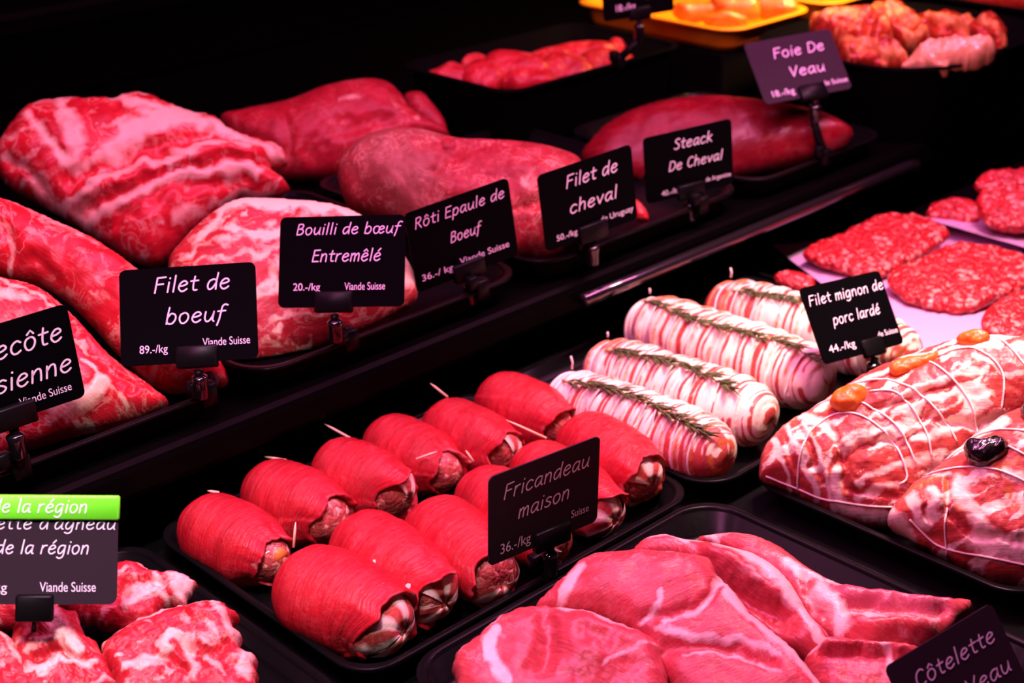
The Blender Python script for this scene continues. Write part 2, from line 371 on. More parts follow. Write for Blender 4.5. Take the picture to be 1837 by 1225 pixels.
# stroke lettering -------------------------------------------------------------------------------------------
_bowl = ".6,2.9 2.2,5 4,4.3 4.4,2.2 3.2,.2 1.5,.1 .6,1.3"
_ab = "4.4,4.3 3,5 1.2,4.2 .5,2 1.3,.2 2.7,.6 4.1,2.8 4.4,4.4"
_o = "2.5,5 .9,4.2 .5,2.2 1.4,.3 2.8,0 4.1,1.2 4.4,3.2 3.6,4.6 2.4,5"
_e = ".8,2.6 2.6,2.8 4.2,3.7 3.4,4.9 2,4.8 .8,3.4 .6,1.5 1.8,.1 3.2,.2 4.4,1.1"
GL = {
'a': (5.2, [_ab, "4.4,4.8 4.2,1.6 4.5,.3 5.2,.2"]), 'b': (5, ["1,8 .7,4 .6,0", _bowl]),
'c': (4.6, ["4.1,4.2 2.7,5 1,4 .5,2 1.4,.3 2.8,.1 4.2,.9"]), 'd': (5.2, [_ab, "4.7,8 4.4,4 4.5,.1"]), 'e': (4.9, [_e]),
'f': (4, ["4.4,7.6 3.2,8 2.1,7 1.7,4 1.4,1 .7,-2", ".3,4.7 3.7,4.9"]), 'g': (5.2, [_ab, "4.4,4.8 4.3,1 3.8,-1.6 2.2,-2.6 .5,-2"]),
'h': (4.9, ["1,8 .6,0", ".6,2.8 2.2,4.8 3.6,4.6 4,2.6 4,0"]), 'i': (1.9, ["1,4.8 .9,0", "1.2,6.7 1.25,6.95"]),
'k': (4.6, ["1,8 .6,0", "4,4.9 .8,2.4", "1.4,2.9 4.3,0"]), 'l': (2, ["1.1,8 .9,0"]),
'm': (6.6, [".7,4.8 .6,0", ".6,3 2,4.8 3,4.3 3.1,0", "3.1,3 4.6,4.8 5.6,4.3 5.8,0"]), 'n': (4.9, [".7,4.8 .6,0", ".6,2.8 2.2,4.8 3.6,4.6 4,2.6 4,0"]),
'o': (5, [_o]), 'p': (5, [".8,4.8 .4,-2.6", _bowl]), 'r': (3.7, [".8,4.8 .6,0", ".6,2.6 1.8,4.5 3.4,4.9"]),
's': (4.2, ["3.7,4.4 2.4,5 1,4.4 1,3.3 2.5,2.6 3.7,1.6 3,.4 1.6,0 .4,.6"]), 't': (3.8, ["1.9,6.9 1.6,3 2,.4 3.5,.3", ".2,4.7 3.7,4.9"]),
'u': (5.1, [".7,4.8 .6,2 1.4,.2 2.8,.5 4,2.6 4.4,4.8", "4.4,4.8 4.2,1 4.8,.1"]), 'v': (4.5, [".4,4.8 2.1,.1", "2.1,.1 4.2,4.9"]),
'F': (5, ["1,7.4 .7,0", "1,7.3 4.9,7.5", ".9,4 4.1,4.2"]), 'E': (5, ["1,7.4 .7,0", "1,7.3 4.7,7.5", ".9,4 4.1,4.2", ".7,.1 4.5,.2"]),
'B': (5.3, ["1,7.4 .7,0", "1,7.3 3.6,7.4 4.3,6 3.2,4.5 .9,4", ".9,4 3.6,3.9 4.8,2.3 3.6,.4 .7,.1"]), 'R': (5.3, ["1,7.4 .7,0", "1,7.3 3.6,7.4 4.4,5.9 3.2,4.2 .9,3.8", "2.2,3.9 4.8,0"]),
'S': (5, ["4.6,6.9 3.2,7.6 1.5,7 1.1,5.6 2.6,4.2 4.2,3 4.1,1.2 2.6,.1 .6,.8"]), 'D': (5.8, ["1,7.4 .7,0", "1,7.3 3.6,7.1 5.3,5 5.1,2.4 3.2,.4 .7,.1"]),
'V': (5.6, [".6,7.4 2.6,.1", "2.6,.1 5.2,7.5"]), 'C': (5.4, ["5,6.6 3.6,7.6 1.6,6.6 .7,4 1.2,1.3 2.9,0 5,1"]), "'": (1.6, ["1.2,7.8 .8,6.4"]), ' ': (2.6, []),
'œ': (8, [_o, "4.4,2.6 6,2.8 7.4,3.7 6.6,4.9 5.2,4.6 4.3,3.2 4.3,1.5 5.2,.1 6.4,.2 7.6,1.1"]),
'\u0301': (0, ["2.4,6.2 3.8,7.8"]), '\u0302': (0, ["1.3,6.2 2.6,7.6 3.8,6.2"]), '.': (1.8, [".9,.1 .95,.3"]), '-': (3.6, [".6,2.6 3,2.7"]), '/': (4, [".4,-.6 3.6,8"]),
'0': (4.8, ["2.4,7.2 .8,5.6 .7,2 2.2,0 3.8,1.4 4.2,5 3.2,7 2.4,7.2"]), '1': (3, [".6,5.8 2,7.3 1.8,0"]), '4': (5, ["3.4,0 3.6,7.3 .6,2.2 4.6,2.3"]), '8': (4.8, ["2.4,4 .9,5.6 2.3,7.3 3.9,6 2.4,4 .6,2 2.2,0 4.1,1.8 2.4,4"]),
}
def write(m, text, cx, X, Y, Nn, o, u0, u1, v, xh, wt, slant=.18):
    """strokes with round ends on a card: o card's lower left, X Y its axes (metres), u0..u1 the span, v the base line"""
    x = 0; prev = 0; L = []
    for ch in unicodedata.normalize('NFD', text.replace('œ', '\x01')):
        if ch == '\x01': ch = 'œ'
        if ch in '\u0301\u0302': x0 = prev
        else: x0 = x; prev = x; x += GL[ch][0]+.75
        for s in GL[ch][1]:
            p = np.array([tuple(map(float, q.split(','))) for q in s.split()])
            if len(p) > 2 and ch not in 'FEVvk/4\u0302': p = crv(p, False, 6)
            L.append(p+(x0, 0))
    sx = (u1-u0)/(x-.5); sy = xh/5.
    for p in L:
        q = np.stack([u0+p[:, 0]*sx+p[:, 1]*sy*slant, v+p[:, 1]*sy], 1)
        t = np.gradient(q, axis=0) if len(q) > 1 else np.array([[1, 0]]); t /= np.linalg.norm(t, axis=1)[:, None]+1e-12
        nn = np.stack([-t[:, 1], t[:, 0]], 1)*wt
        a = np.linspace(math.pi/2, -math.pi/2, 7)
        ang = math.atan2(t[-1, 1], t[-1, 0]); e1 = q[-1]+wt*np.stack([np.cos(a+ang), np.sin(a+ang)], 1)
        ang = math.atan2(-t[0, 1], -t[0, 0]); e0 = q[0]+wt*np.stack([np.cos(a+ang), np.sin(a+ang)], 1)
        k = len(q); P = np.vstack([q+nn, q-nn, e1, q[-1:], e0, q[:1]])
        f = [(i, k+i, k+i+1, i+1) for i in range(k-1)]
        f += [(2*k+7, 2*k+i+1, 2*k+i) for i in range(6)]+[(2*k+15, 2*k+8+i+1, 2*k+8+i) for i in range(6)]
        m.add(o+P[:, :1]*X+P[:, 1:]*Y+Nn*.0004, f)
def small_text(text, o, X, Y, Nn, u0, u1, v, hgt, parent):
    cu = bpy.data.curves.new('t', 'FONT'); cu.body = text; cu.size = 1
    to = bpy.data.objects.new('t', cu); C.objects.link(to)
    me = bpy.data.meshes.new_from_object(to.evaluated_get(bpy.context.evaluated_depsgraph_get()))
    v0 = np.array([q.co[:] for q in me.vertices]); f = [tuple(p.vertices) for p in me.polygons]
    bpy.data.objects.remove(to); bpy.data.curves.remove(cu); bpy.data.meshes.remove(me)
    sx = (u1-u0)/np.ptp(v0[:, 0]); x = (v0[:, 0]-v0[:, 0].min())*sx+u0; y = v0[:, 1]*hgt/.72+v
    obj('small_lettering', o+x[:, None]*X+y[:, None]*Y+Nn*.0004, f, M['ink'], parent, smooth=False)
def price_tag(label, base, xa, ya, lines, small, s=1., clip=(.5, .28), knob=None, foot=None, wt=.078, strip=None, hs=1, mat='card', dy=.004):
    """card (105 x 74 mm times s) whose bottom edge's middle is at base; knob, foot: pixel + height of stand points"""
    base = V3(*base); X = V3(*xa); X /= np.linalg.norm(X); Y = V3(*ya); Y -= X*(X@Y); Y /= np.linalg.norm(Y); n = np.cross(X, Y)
    w, h = .105*s, .074*s*hs
    root = thing('price_tag', label, 'price tag', foot if foot is not None else base, 'price tags in the meat display')
    o = base-X*w/2
    r = .005*s; P = []
    for cx, cy, a in ((w-r, r, -90), (w-r, h-r, 0), (r, h-r, 90), (r, r, 180)):
        for k in range(6):
            t = math.radians(a+18*k); P.append(o+X*(cx+r*math.cos(t))+Y*(cy+r*math.sin(t)))
    P = np.array(P); m = MB(); m.rings([P-n*.0012, P])
    m.build('card', M[mat], root, smooth=False)
    for t, u0, u1, v, xh in lines:
        m = MB(); write(m, t, 0, X, Y, n, o, u0*w, u1*w, v*h, xh*h, wt*xh*h)
        m.build('lettering', M['ink'], root, smooth=False)
    for t, u0, u1, v, hh in small: small_text(t, o, X, Y, n, u0*w, u1*w, v*h, hh*h, root)
    if strip:
        v0, lines2 = strip; m = MB(); c = o+X*w/2+Y*h*(v0+(1.02-v0)/2)
        m.box(c+n*.001, X, Y, n, w/2+.001, h*(1.03-v0)/2, .0022, .001); sp = m.build('header_strip', M['green'], root)
        sp['label'] = 'lime green strip'
        for t, u0, u1, v, xh in lines2:
            m = MB(); write(m, t, 0, X, Y, n, o+n*.0033, u0*w, u1*w, v*h, xh*h, wt*xh*h); m.build('strip_lettering', M['ink'], root, smooth=False)
    cu, cw = clip; c = o+X*w*cu
    m = MB(); m.box(c+n*.0012+Y*dy*s, X, Y, n, w*cw/2, .0085*s, .0032, .001); m.build('card_clip', M['clip'], root)
    if foot is not None:
        foot = V3(*foot); k = c-Y*.006*s-n*.001
        kn = k-V3(0, 0, .010)
        if knob == 'stem':
            m = MB(); m.tube([k, foot], .0016, 8); m.build('stem', M['clip'], root)
        else:
            m = MB(); m.tube([k, k-V3(0, 0, .006)], .0035, 10); m.build('neck', M['clip'], root)
            a = np.linspace(0, 2*math.pi, 20, endpoint=False); ci = np.stack([np.cos(a), np.sin(a), a*0], 1)
            m = MB(); m.rings([kn+V3(0, 0, zz)+ci*rr for rr, zz in ((.0035, .006), (.0062, .0045), (.0066, .003), (.006, .0), (.0062, -.012), (.005, -.014))]); m.build('knob', M['knob'], root)
            b0 = kn-V3(0, 0, .013); m = MB(); m.tube(np.array([b0, b0*.5+foot*.5+V3(0, 0, .001), foot+V3(0, 0, .004)]), [.0045, .005, .0055], 10); m.build('stem', M['clip'], root)
            m = MB(); fx = V3(1, 0, 0); m.box(foot+V3(0, .001, .001), fx, V3(0, 1, 0), V3(0, 0, 1), .007, .007, .009); 
            m.box(foot+V3(-.011, -.002, .010), fx, V3(0, 1, 0), V3(0, 0, 1), .005, .004, .006); m.build('clamp', M['clip'], root)
    return root
# ------------------------------------------------------------------ the setting
def struct(name, c, h, mat, bev=.002):
    m = MB(); m.box(V3(*c), V3(1, 0, 0), V3(0, 1, 0), V3(0, 0, 1), *h, bev); o = m.build(name, mat, smooth=False); o['kind'] = 'structure'; return o
struct('floor', (1.2, .85, -.036), (1.7, .75, .012), M['deck'])
struct('wall_back', (1.6, 2.32, .5), (2.6, .02, .8), M['case'])
struct('wall_under', (1.6, 1.55, .005), (2.6, .02, .03), M['case'])
UY, UZ = .905, .074
# upper shelf with rounded front edge
prof = [(UY+.03, UZ), (UY+.012, UZ), (UY+.006, UZ-.001), (UY+.002, UZ-.004), (UY, UZ-.009), (UY, UZ-.026), (UY+.002, UZ-.031), (UY+.008, UZ-.034), (2.3, UZ-.034), (2.3, UZ)]
m = MB(); m.rings([[(x, a, b) for a, b in prof] for x in (-.4, 4.2)]); o = m.build('trim_1', M['fascia'], smooth=False); o['kind'] = 'structure'
m = MB(); m.tube([(-.4, 1.62, .25), (4.2, 1.62, .25)], .006, 8); o = m.build('trim_2', M['case']); o['kind'] = 'structure'
m = MB(); m.tube([(.93, .899, .057), (1.0, .8985, .057), (1.47, .8985, .057), (1.49, .900, .055), (1.495, .903, .048)], .0065, 18); tag(m.build('shelf_edge_lip', M['polish']), 'polished black lip catching light along the right half of the upper shelf edge', 'shelf edge')
# trays
G1 = 'black trays on the lower deck'
tray('display_tray', 'black tray holding two rows of fricandeau veal rolls', .470, .812, .657, .925, 0, .022, .03, group=G1)
tray('display_tray', 'black tray under the veal chops at the front', .492, .812, .335, .652, 0, .022, .035, group=G1)
tray('display_tray', 'black tray under the lamb chops at lower left', .13, .460, .655, .93, -.004, .018, .03, group=G1)
tray('display_tray', 'black tray holding the rosemary bacon fillets', .818, 1.20, .650, .925, 0, .022, .035, group=G1)
tray('display_tray', 'black tray holding the tied bacon roasts with fruit', .852, 1.29, .395, .642, 0, .022, .03, group=G1)
G2 = 'black trays along the upper shelf'
tray('shelf_tray', 'black upper shelf tray behind the entrecôte and filet de boeuf cards', .20, .556, .912, 1.27, .1, .024, .035, group=G2)
tray('shelf_tray', 'black upper shelf tray under the pale boiling beef', .572, .872, .912, 1.27, .1, .024, .035, group=G2)
tray('shelf_tray', 'black upper shelf tray under the shoulder roast', .888, 1.19, .912, 1.27, .1, .024, .035, group=G2)
tray('shelf_tray', 'black upper shelf tray under the domed horse steak', 1.205, 1.45, .912, 1.20, .1, .024, .035, group=G2)
# ------------------------------------------------------------------ upper shelf meat
ZU = .079
def L(name, label, cat, ol, anchor, mat, **k): return lump(name, label, cat, ol, anchor, M[mat], **k)
L('beef_shoulder', 'large layered beef shoulder piece with fat seams, top left of the upper shelf', 'meat',
  [(-12, 275), (20, 225), (50, 193), (95, 181), (150, 179), (188, 177), (200, 183), (225, 171), (265, 171), (300, 186), (345, 202), (385, 212), (420, 236), (468, 252), (495, 258), (514, 281), (512, 297), (488, 305), (512, 325), (517, 345), (470, 360), (430, 362), (385, 392), (335, 430), (290, 478), (240, 470), (190, 440), (120, 395), (60, 360), (10, 330)],
  (300, 478, ZU), 'beef', e=38, tf=.042, tb=.05, R=95, nz=(.003, 45), floor=ZU, rot=-20, seed=4, jag=3, warp=9, auto=(.55, 60, 16, -22),
  st=[('f', 11, 1, [(122, 392), (180, 345), (250, 322), (330, 303), (400, 284), (440, 280)]), ('f', 12, 1, [(160, 412), (210, 390), (265, 362), (330, 340), (400, 326), (460, 326)]),
      ('f', 26, .95, [(205, 300), (250, 262), (290, 238), (345, 225)]), ('f', 22, .8, [(110, 195), (130, 240), (150, 290), (130, 320)]), ('f', 16, .9, [(48, 220), (75, 255), (110, 300), (125, 320)]),
      ('f', 18, .9, [(205, 185), (260, 210), (320, 232), (400, 245), (460, 268), (500, 290)]), ('f', 9, .7, [(60, 235), (90, 270), (120, 310)]), ('f', 10, .8, [(150, 330), (200, 300), (260, 280)]),
      ('f', 14, .6, [(420, 362), (360, 390), (320, 410)]), ('f', 8, .6, [(5, 290), (40, 320), (90, 345)]),
      ('g', 14, .010, [(135, 345), (200, 320), (290, 290), (380, 262), (430, 258), (490, 268)]), ('g', 9, .009, [(150, 402), (210, 376), (265, 348), (330, 325), (420, 312), (490, 312)]), ('g', 10, .008, [(190, 430), (260, 385), (330, 352), (430, 345), (500, 345)]),
      ('r', 16, .007, [(160, 360), (230, 345), (320, 318), (410, 300), (470, 305)]), ('g', 8, .010, [(10, 300), (50, 330), (90, 368), (118, 392)]), ('g', 7, .006, [(62, 225), (85, 265), (115, 300)]), ('g', 6, .004, [(190, 180), (210, 215), (240, 240)])])
L('beef_fillet', 'long red beef fillet running down behind the filet de boeuf card', 'meat',
  [(-90, 345), (0, 358), (50, 375), (110, 402), (170, 430), (230, 470), (290, 520), (345, 590), (395, 645), (408, 690), (345, 705), (290, 702), (220, 645), (165, 585), (115, 538), (60, 508), (-30, 495), (-90, 490)],
  (350, 705, ZU), 'beef', e=42, tf=.030, tb=.035, R=75, floor=ZU, rot=35, seed=9, nz=(.004, 40), auto=(.35, 70, 14, 40),
  st=[('f', 7, .7, [(0, 425), (25, 430), (28, 470), (20, 500)]), ('f', 9, .5, [(20, 372), (100, 410), (180, 450)]), ('f', 5, .5, [(240, 530), (285, 600), (330, 650)]), ('g', 16, .008, [(15, 430), (28, 470), (30, 510)]), ('g', 10, .006, [(40, 505), (70, 480), (100, 520)]), ('f', 10, .45, [(270, 690), (300, 650), (380, 660)])])
L('entrecote_piece', 'beef rib piece with a yellow fat lump, lower left behind the entrecôte card', 'meat',
  [(-100, 485), (10, 502), (75, 520), (135, 570), (200, 640), (270, 692), (302, 725), (255, 755), (130, 785), (40, 812), (-100, 845)],
  (120, 800, ZU), 'beef', e=40, tf=.032, tb=.035, R=80, floor=ZU, rot=35, seed=14, warp=9, auto=(.45, 60, 14, 35),
  st=[('f', 18, .9, [(-20, 540), (20, 545), (50, 560)]), ('f', 7, .8, [(0, 515), (60, 540), (120, 600), (165, 645)]), ('f', 22, 1, [(95, 745), (140, 735), (185, 705)]), ('f', 7, .7, [(150, 660), (195, 700), (235, 745)]), ('f', 5, .6, [(70, 790), (100, 760)]), ('r', 24, .006, [(95, 740), (140, 730), (180, 700)]), ('g', 8, .007, [(130, 600), (190, 660), (240, 720)])])
L('boiling_beef', 'pale fat covered boiling beef behind the bouilli de bœuf card', 'meat',
  [(302, 470), (328, 430), (360, 398), (390, 375), (430, 357), (500, 357), (560, 361), (610, 370), (655, 390), (705, 430), (742, 488), (748, 535), (705, 572), (620, 612), (540, 642), (465, 664), (420, 658), (365, 600), (318, 530)],
  (460, 664, ZU), 'pale', e=40, tf=.026, tb=.06, R=110, push=.025, floor=ZU, rot=-15, seed=22, nz=(.003, 45), warp=12, auto=(.6, 50, 14, -20),
  st=[('f', 26, 1, [(400, 372), (460, 366), (560, 374), (640, 392), (700, 440)]), ('f', 16, .9, [(420, 425), (460, 442), (510, 432), (560, 420)]), ('f', 15, .9, [(345, 445), (375, 415), (395, 385)]), ('f', 10, .7, [(320, 465), (380, 452), (430, 445)]), ('f', 8, .7, [(330, 500), (400, 478), (470, 470)]), ('f', 40, .75, [(735, 460), (740, 500)]), ('f', 10, .6, [(440, 560), (480, 520), (500, 480)]), ('f', 7, .6, [(470, 600), (540, 580), (640, 565)]), ('t', 12, .5, [(450, 385), (510, 390)]), ('g', 5, .003, [(430, 372), (470, 388), (530, 392)]), ('f', 6, .7, [(450, 640), (420, 615), (400, 590)])])
L('beef_chunk', 'dark red trimmed beef chunk at the back, left of the raised container', 'meat',
  [(395, 215), (440, 200), (520, 183), (580, 160), (645, 147), (690, 150), (718, 170), (745, 205), (790, 228), (805, 250), (740, 275), (670, 310), (600, 322), (545, 326), (495, 318), (430, 270)],
  (560, 330, ZU), 'beef_dark', e=40, tf=.045, tb=.05, R=75, floor=ZU, rot=-15, seed=31, nz=(.004, 35), st=[('g', 14, .006, [(560, 300), (600, 260), (700, 240)]), ('f', 10, .4, [(610, 210), (660, 200), (740, 230)]), ('g', 8, .004, [(480, 200), (520, 240), (520, 300)])])
L('meat_offcut', 'small dark offcut peeking out behind the trimmed beef chunk', 'meat', [(725, 172), (755, 166), (775, 185), (795, 212), (800, 235), (770, 235), (735, 205)], (770, 235, ZU+.02), 'beef_dark', e=40, tf=.015, tb=.02, R=25, seed=33)
L('shoulder_roast', 'big brownish shoulder roast with a dry cut face behind the rôti épaule card', 'meat',
  [(606, 320), (618, 282), (655, 252), (700, 238), (760, 239), (820, 254), (880, 257), (950, 262), (1010, 276), (1045, 295), (1075, 350), (1060, 420), (1000, 470), (930, 474), (840, 470), (740, 420), (672, 388), (628, 375)],
  (900, 480, ZU), 'beef_dry', e=42, tf=.05, tb=.05, R=95, floor=ZU, rot=-10, seed=41, nz=(.0045, 55), warp=12,
  st=[('t', 70, .75, [(690, 300), (720, 330), (740, 360)]), ('t', 30, .6, [(700, 260), (770, 260)]), ('g', 10, .008, [(790, 290), (812, 310), (830, 300)]), ('g', 8, .006, [(780, 330), (830, 320), (860, 290), (930, 285)]), ('g', 12, .009, [(930, 410), (970, 395), (1010, 405)]), ('f', 5, .4, [(790, 290), (840, 280), (900, 285)]), ('r', 25, .004, [(700, 330), (730, 370)]), ('f', 26, .33, [(940, 330), (960, 380)])])
L('horse_steak_block', 'smooth dark domed horse steak behind the steack de cheval card', 'meat',
  [(1043, 285), (1058, 256), (1090, 224), (1150, 194), (1220, 179), (1300, 176), (1400, 188), (1470, 203), (1518, 226), (1528, 246), (1470, 280), (1380, 305), (1290, 325), (1180, 335), (1090, 325)],
  (1250, 335, ZU), 'horse', e=48, tf=.032, tb=.05, push=.015, R=80, floor=ZU, seed=51, rot=-15, nz=(.0015, 60))
L('fillet_tip', 'small red fillet tip below the steack de cheval card', 'meat', [(1138, 360), (1150, 365), (1163, 385), (1160, 398), (1142, 395), (1132, 380)], (1150, 398, .092), 'beef', e=45, tf=.01, tb=.01, R=12, seed=53)
# raised containers at the back
def container(name, label, x0, x1, y0, y1, z, dep, mat='case', rad=.03): return tray(name, label, x0, x1, y0, y1, z, dep, rad, lip=.008, mat=M[mat])
container('deep_container', 'deep black container of diced meat at the back', 1.137, 1.45, 1.215, 1.42, .155, .078)
CUB = [((805, 146), 30, 22), ((868, 142), 28, 26), ((848, 122), 26, 20), ((925, 128), 46, 30), ((950, 146), 38, 18), ((985, 118), 36, 24), ((1020, 128), 40, 24), ((1052, 104), 44, 24), ((1085, 118), 38, 22), ((1110, 96), 18, 18), ((1160, 100), 20, 14), ((775, 126), 26, 12)]
WHERE = ['at the left of the pile', 'lying in the front corner', 'behind the front corner piece', 'tall in the middle of the pile', 'against the front rim', 'behind the middle of the pile', 'right of the middle', 'topmost at the right', 'below the topmost one', 'standing at the right end', 'right of the card post', 'flat by the left rim']
for i, ((x, y), a, b) in enumerate(CUB):
    rs = np.random.RandomState(100+i); t = np.linspace(0, 2*math.pi, 9, endpoint=False)
    a *= 1.5; b *= 1.35
    ol = [(x+a*math.cos(q)*rs.uniform(.8, 1.12), y+b*math.sin(q)*rs.uniform(.8, 1.12)) for q in t]
    L('diced_meat', 'pink diced meat piece in the deep container, '+WHERE[i], 'meat', ol, (x, y+b, .135), 'beef', e=45, tf=.018, tb=.016, R=24, push=.045, floor=.078, seed=100+i, nz=(.003, 60), group='diced meat in the deep container')
tray('marinade_tray', 'yellow tray of orange marinated meat at the top edge', 1.485, 1.668, 1.175, 1.46, .17, .03, .035, lip=.009, mat=M['yellow'])
tray('marinade_tray', 'second yellow tray at the top edge, right of the first', 1.682, 1.95, 1.165, 1.46, .172, .03, .035, lip=.009, mat=M['yellow'])
struct('trim_3', (1.715, 1.325, .105), (.22, .13, .0305), M['case'])
for i, (x, y, a, b, w) in enumerate([(1250, 22, 42, 18, 'at the left'), (1320, 14, 50, 28, 'in the middle'), (1390, 14, 48, 22, 'right of the middle'), (1300, 38, 40, 12, 'by the front corner'), (1440, 4, 34, 16, 'at the right end'), (1350, -14, 70, 22, 'at the back')]):
    rs = np.random.RandomState(200+i); t = np.linspace(0, 2*math.pi, 10, endpoint=False)
    L('marinated_cutlet', 'orange marinated cutlet in the yellow tray, '+w, 'meat', [(x+a*math.cos(q)*rs.uniform(.85, 1.1), y+b*math.sin(q)*rs.uniform(.85, 1.1)) for q in t], (x, y+b, .155), 'curry', e=50, tf=.02, tb=.012, R=20, seed=200+i, nz=(.004, 50), group='marinated cutlets in the yellow tray')
container('deep_container', 'deep black container of glistening offal at top right', 1.462, 1.80, .882, 1.158, .166, .095, rad=.09)
OFF = [('offal', [(1450, 40), (1480, 25), (1540, 22), (1590, 40), (1600, 80), (1560, 105), (1500, 95), (1460, 70)], 'red veal offal at the left of the top right container'),
       ('offal', [(1545, 20), (1590, 10), (1640, 30), (1670, 60), (1650, 95), (1600, 80), (1560, 50)], 'orange red offal piece at the back of the top right container'),
       ('offal', [(1500, 85), (1560, 75), (1610, 85), (1625, 115), (1600, 130), (1545, 125), (1505, 108)], 'dark red offal piece at the front rim of the top right container'),
       ('offal', [(1640, 40), (1700, 28), (1745, 40), (1770, 65), (1730, 90), (1670, 85)], 'pink offal piece behind the pale tripe'),
       ('film', [(1610, 128), (1640, 100), (1680, 78), (1730, 70), (1770, 80), (1790, 98), (1750, 118), (1690, 132), (1640, 136)], 'shiny pale tripe at the front of the top right container'),
       ('offal', [(1740, 50), (1780, 35), (1805, 55), (1803, 85), (1785, 100), (1750, 80)], 'red offal piece at the right end of the top right container')]
for i, (mt, ol, lb) in enumerate(OFF):
    L('tripe' if mt == 'film' else 'offal_piece', lb, 'meat', ol, (np.mean([q[0] for q in ol]), max(q[1] for q in ol), .165), mt, e=52, push=.025, floor=.078, tf=.026, tb=.02, R=22, seed=220+i, nz=(.010, 60), jag=8, auto=(.9, 22, 16, 0), group=None,
      st=[('f', 16, .7, [(ol[0][0]+25, ol[0][1]+5), (ol[2][0], ol[2][1]+30)]), ('g', 9, .006, [(ol[3][0]-30, ol[3][1]+10), (ol[5][0], ol[5][1]-25)])])
container('deep_container', 'deep black container at the upper right edge of the frame', 1.815, 2.3, .905, 1.158, .172, .098, rad=.05)
L('poultry_piece', 'pinkish meat piece at the top right corner of the frame', 'meat', [(1715, -14), (1760, -22), (1850, -20), (1860, 14), (1800, 18), (1740, 10)], (1790, 18, .15), 'offal', e=50, tf=.02, tb=.02, R=20, seed=240, nz=(.004, 50))
# ------------------------------------------------------------------ fricandeau rolls
def loftgrid(A, B, rfun, nu, vs, sq=1.):
    d, s, u, Ln = frame(A, B)
    th = np.linspace(0, 2*math.pi, nu, endpoint=False)
    VV, UU = np.meshgrid(vs, th, indexing='ij')
    r = rfun(UU.ravel(), VV.ravel(), Ln)
    P = A+d*(VV.ravel()[:, None]*Ln)+s*(r*np.cos(UU.ravel()))[:, None]+u*(r*np.sin(UU.ravel())*sq)[:, None]
    return P, UU.ravel(), VV.ravel(), Ln
def gridfaces(nv, nu, caps=(True, True)):
    f = [(k*nu+i, k*nu+(i+1) % nu, (k+1)*nu+(i+1) % nu, (k+1)*nu+i) for k in range(nv-1) for i in range(nu)]
    if caps[0]: f.append(tuple(range(nu-1, -1, -1)))
    if caps[1]: f.append(tuple((nv-1)*nu+i for i in range(nu)))
    return f
def seamless(U, V, fu, fv, s): return np.stack([np.cos(U)*fu, np.sin(U)*fu, V*fv], 1)+s*3.1
ZR = -.0215
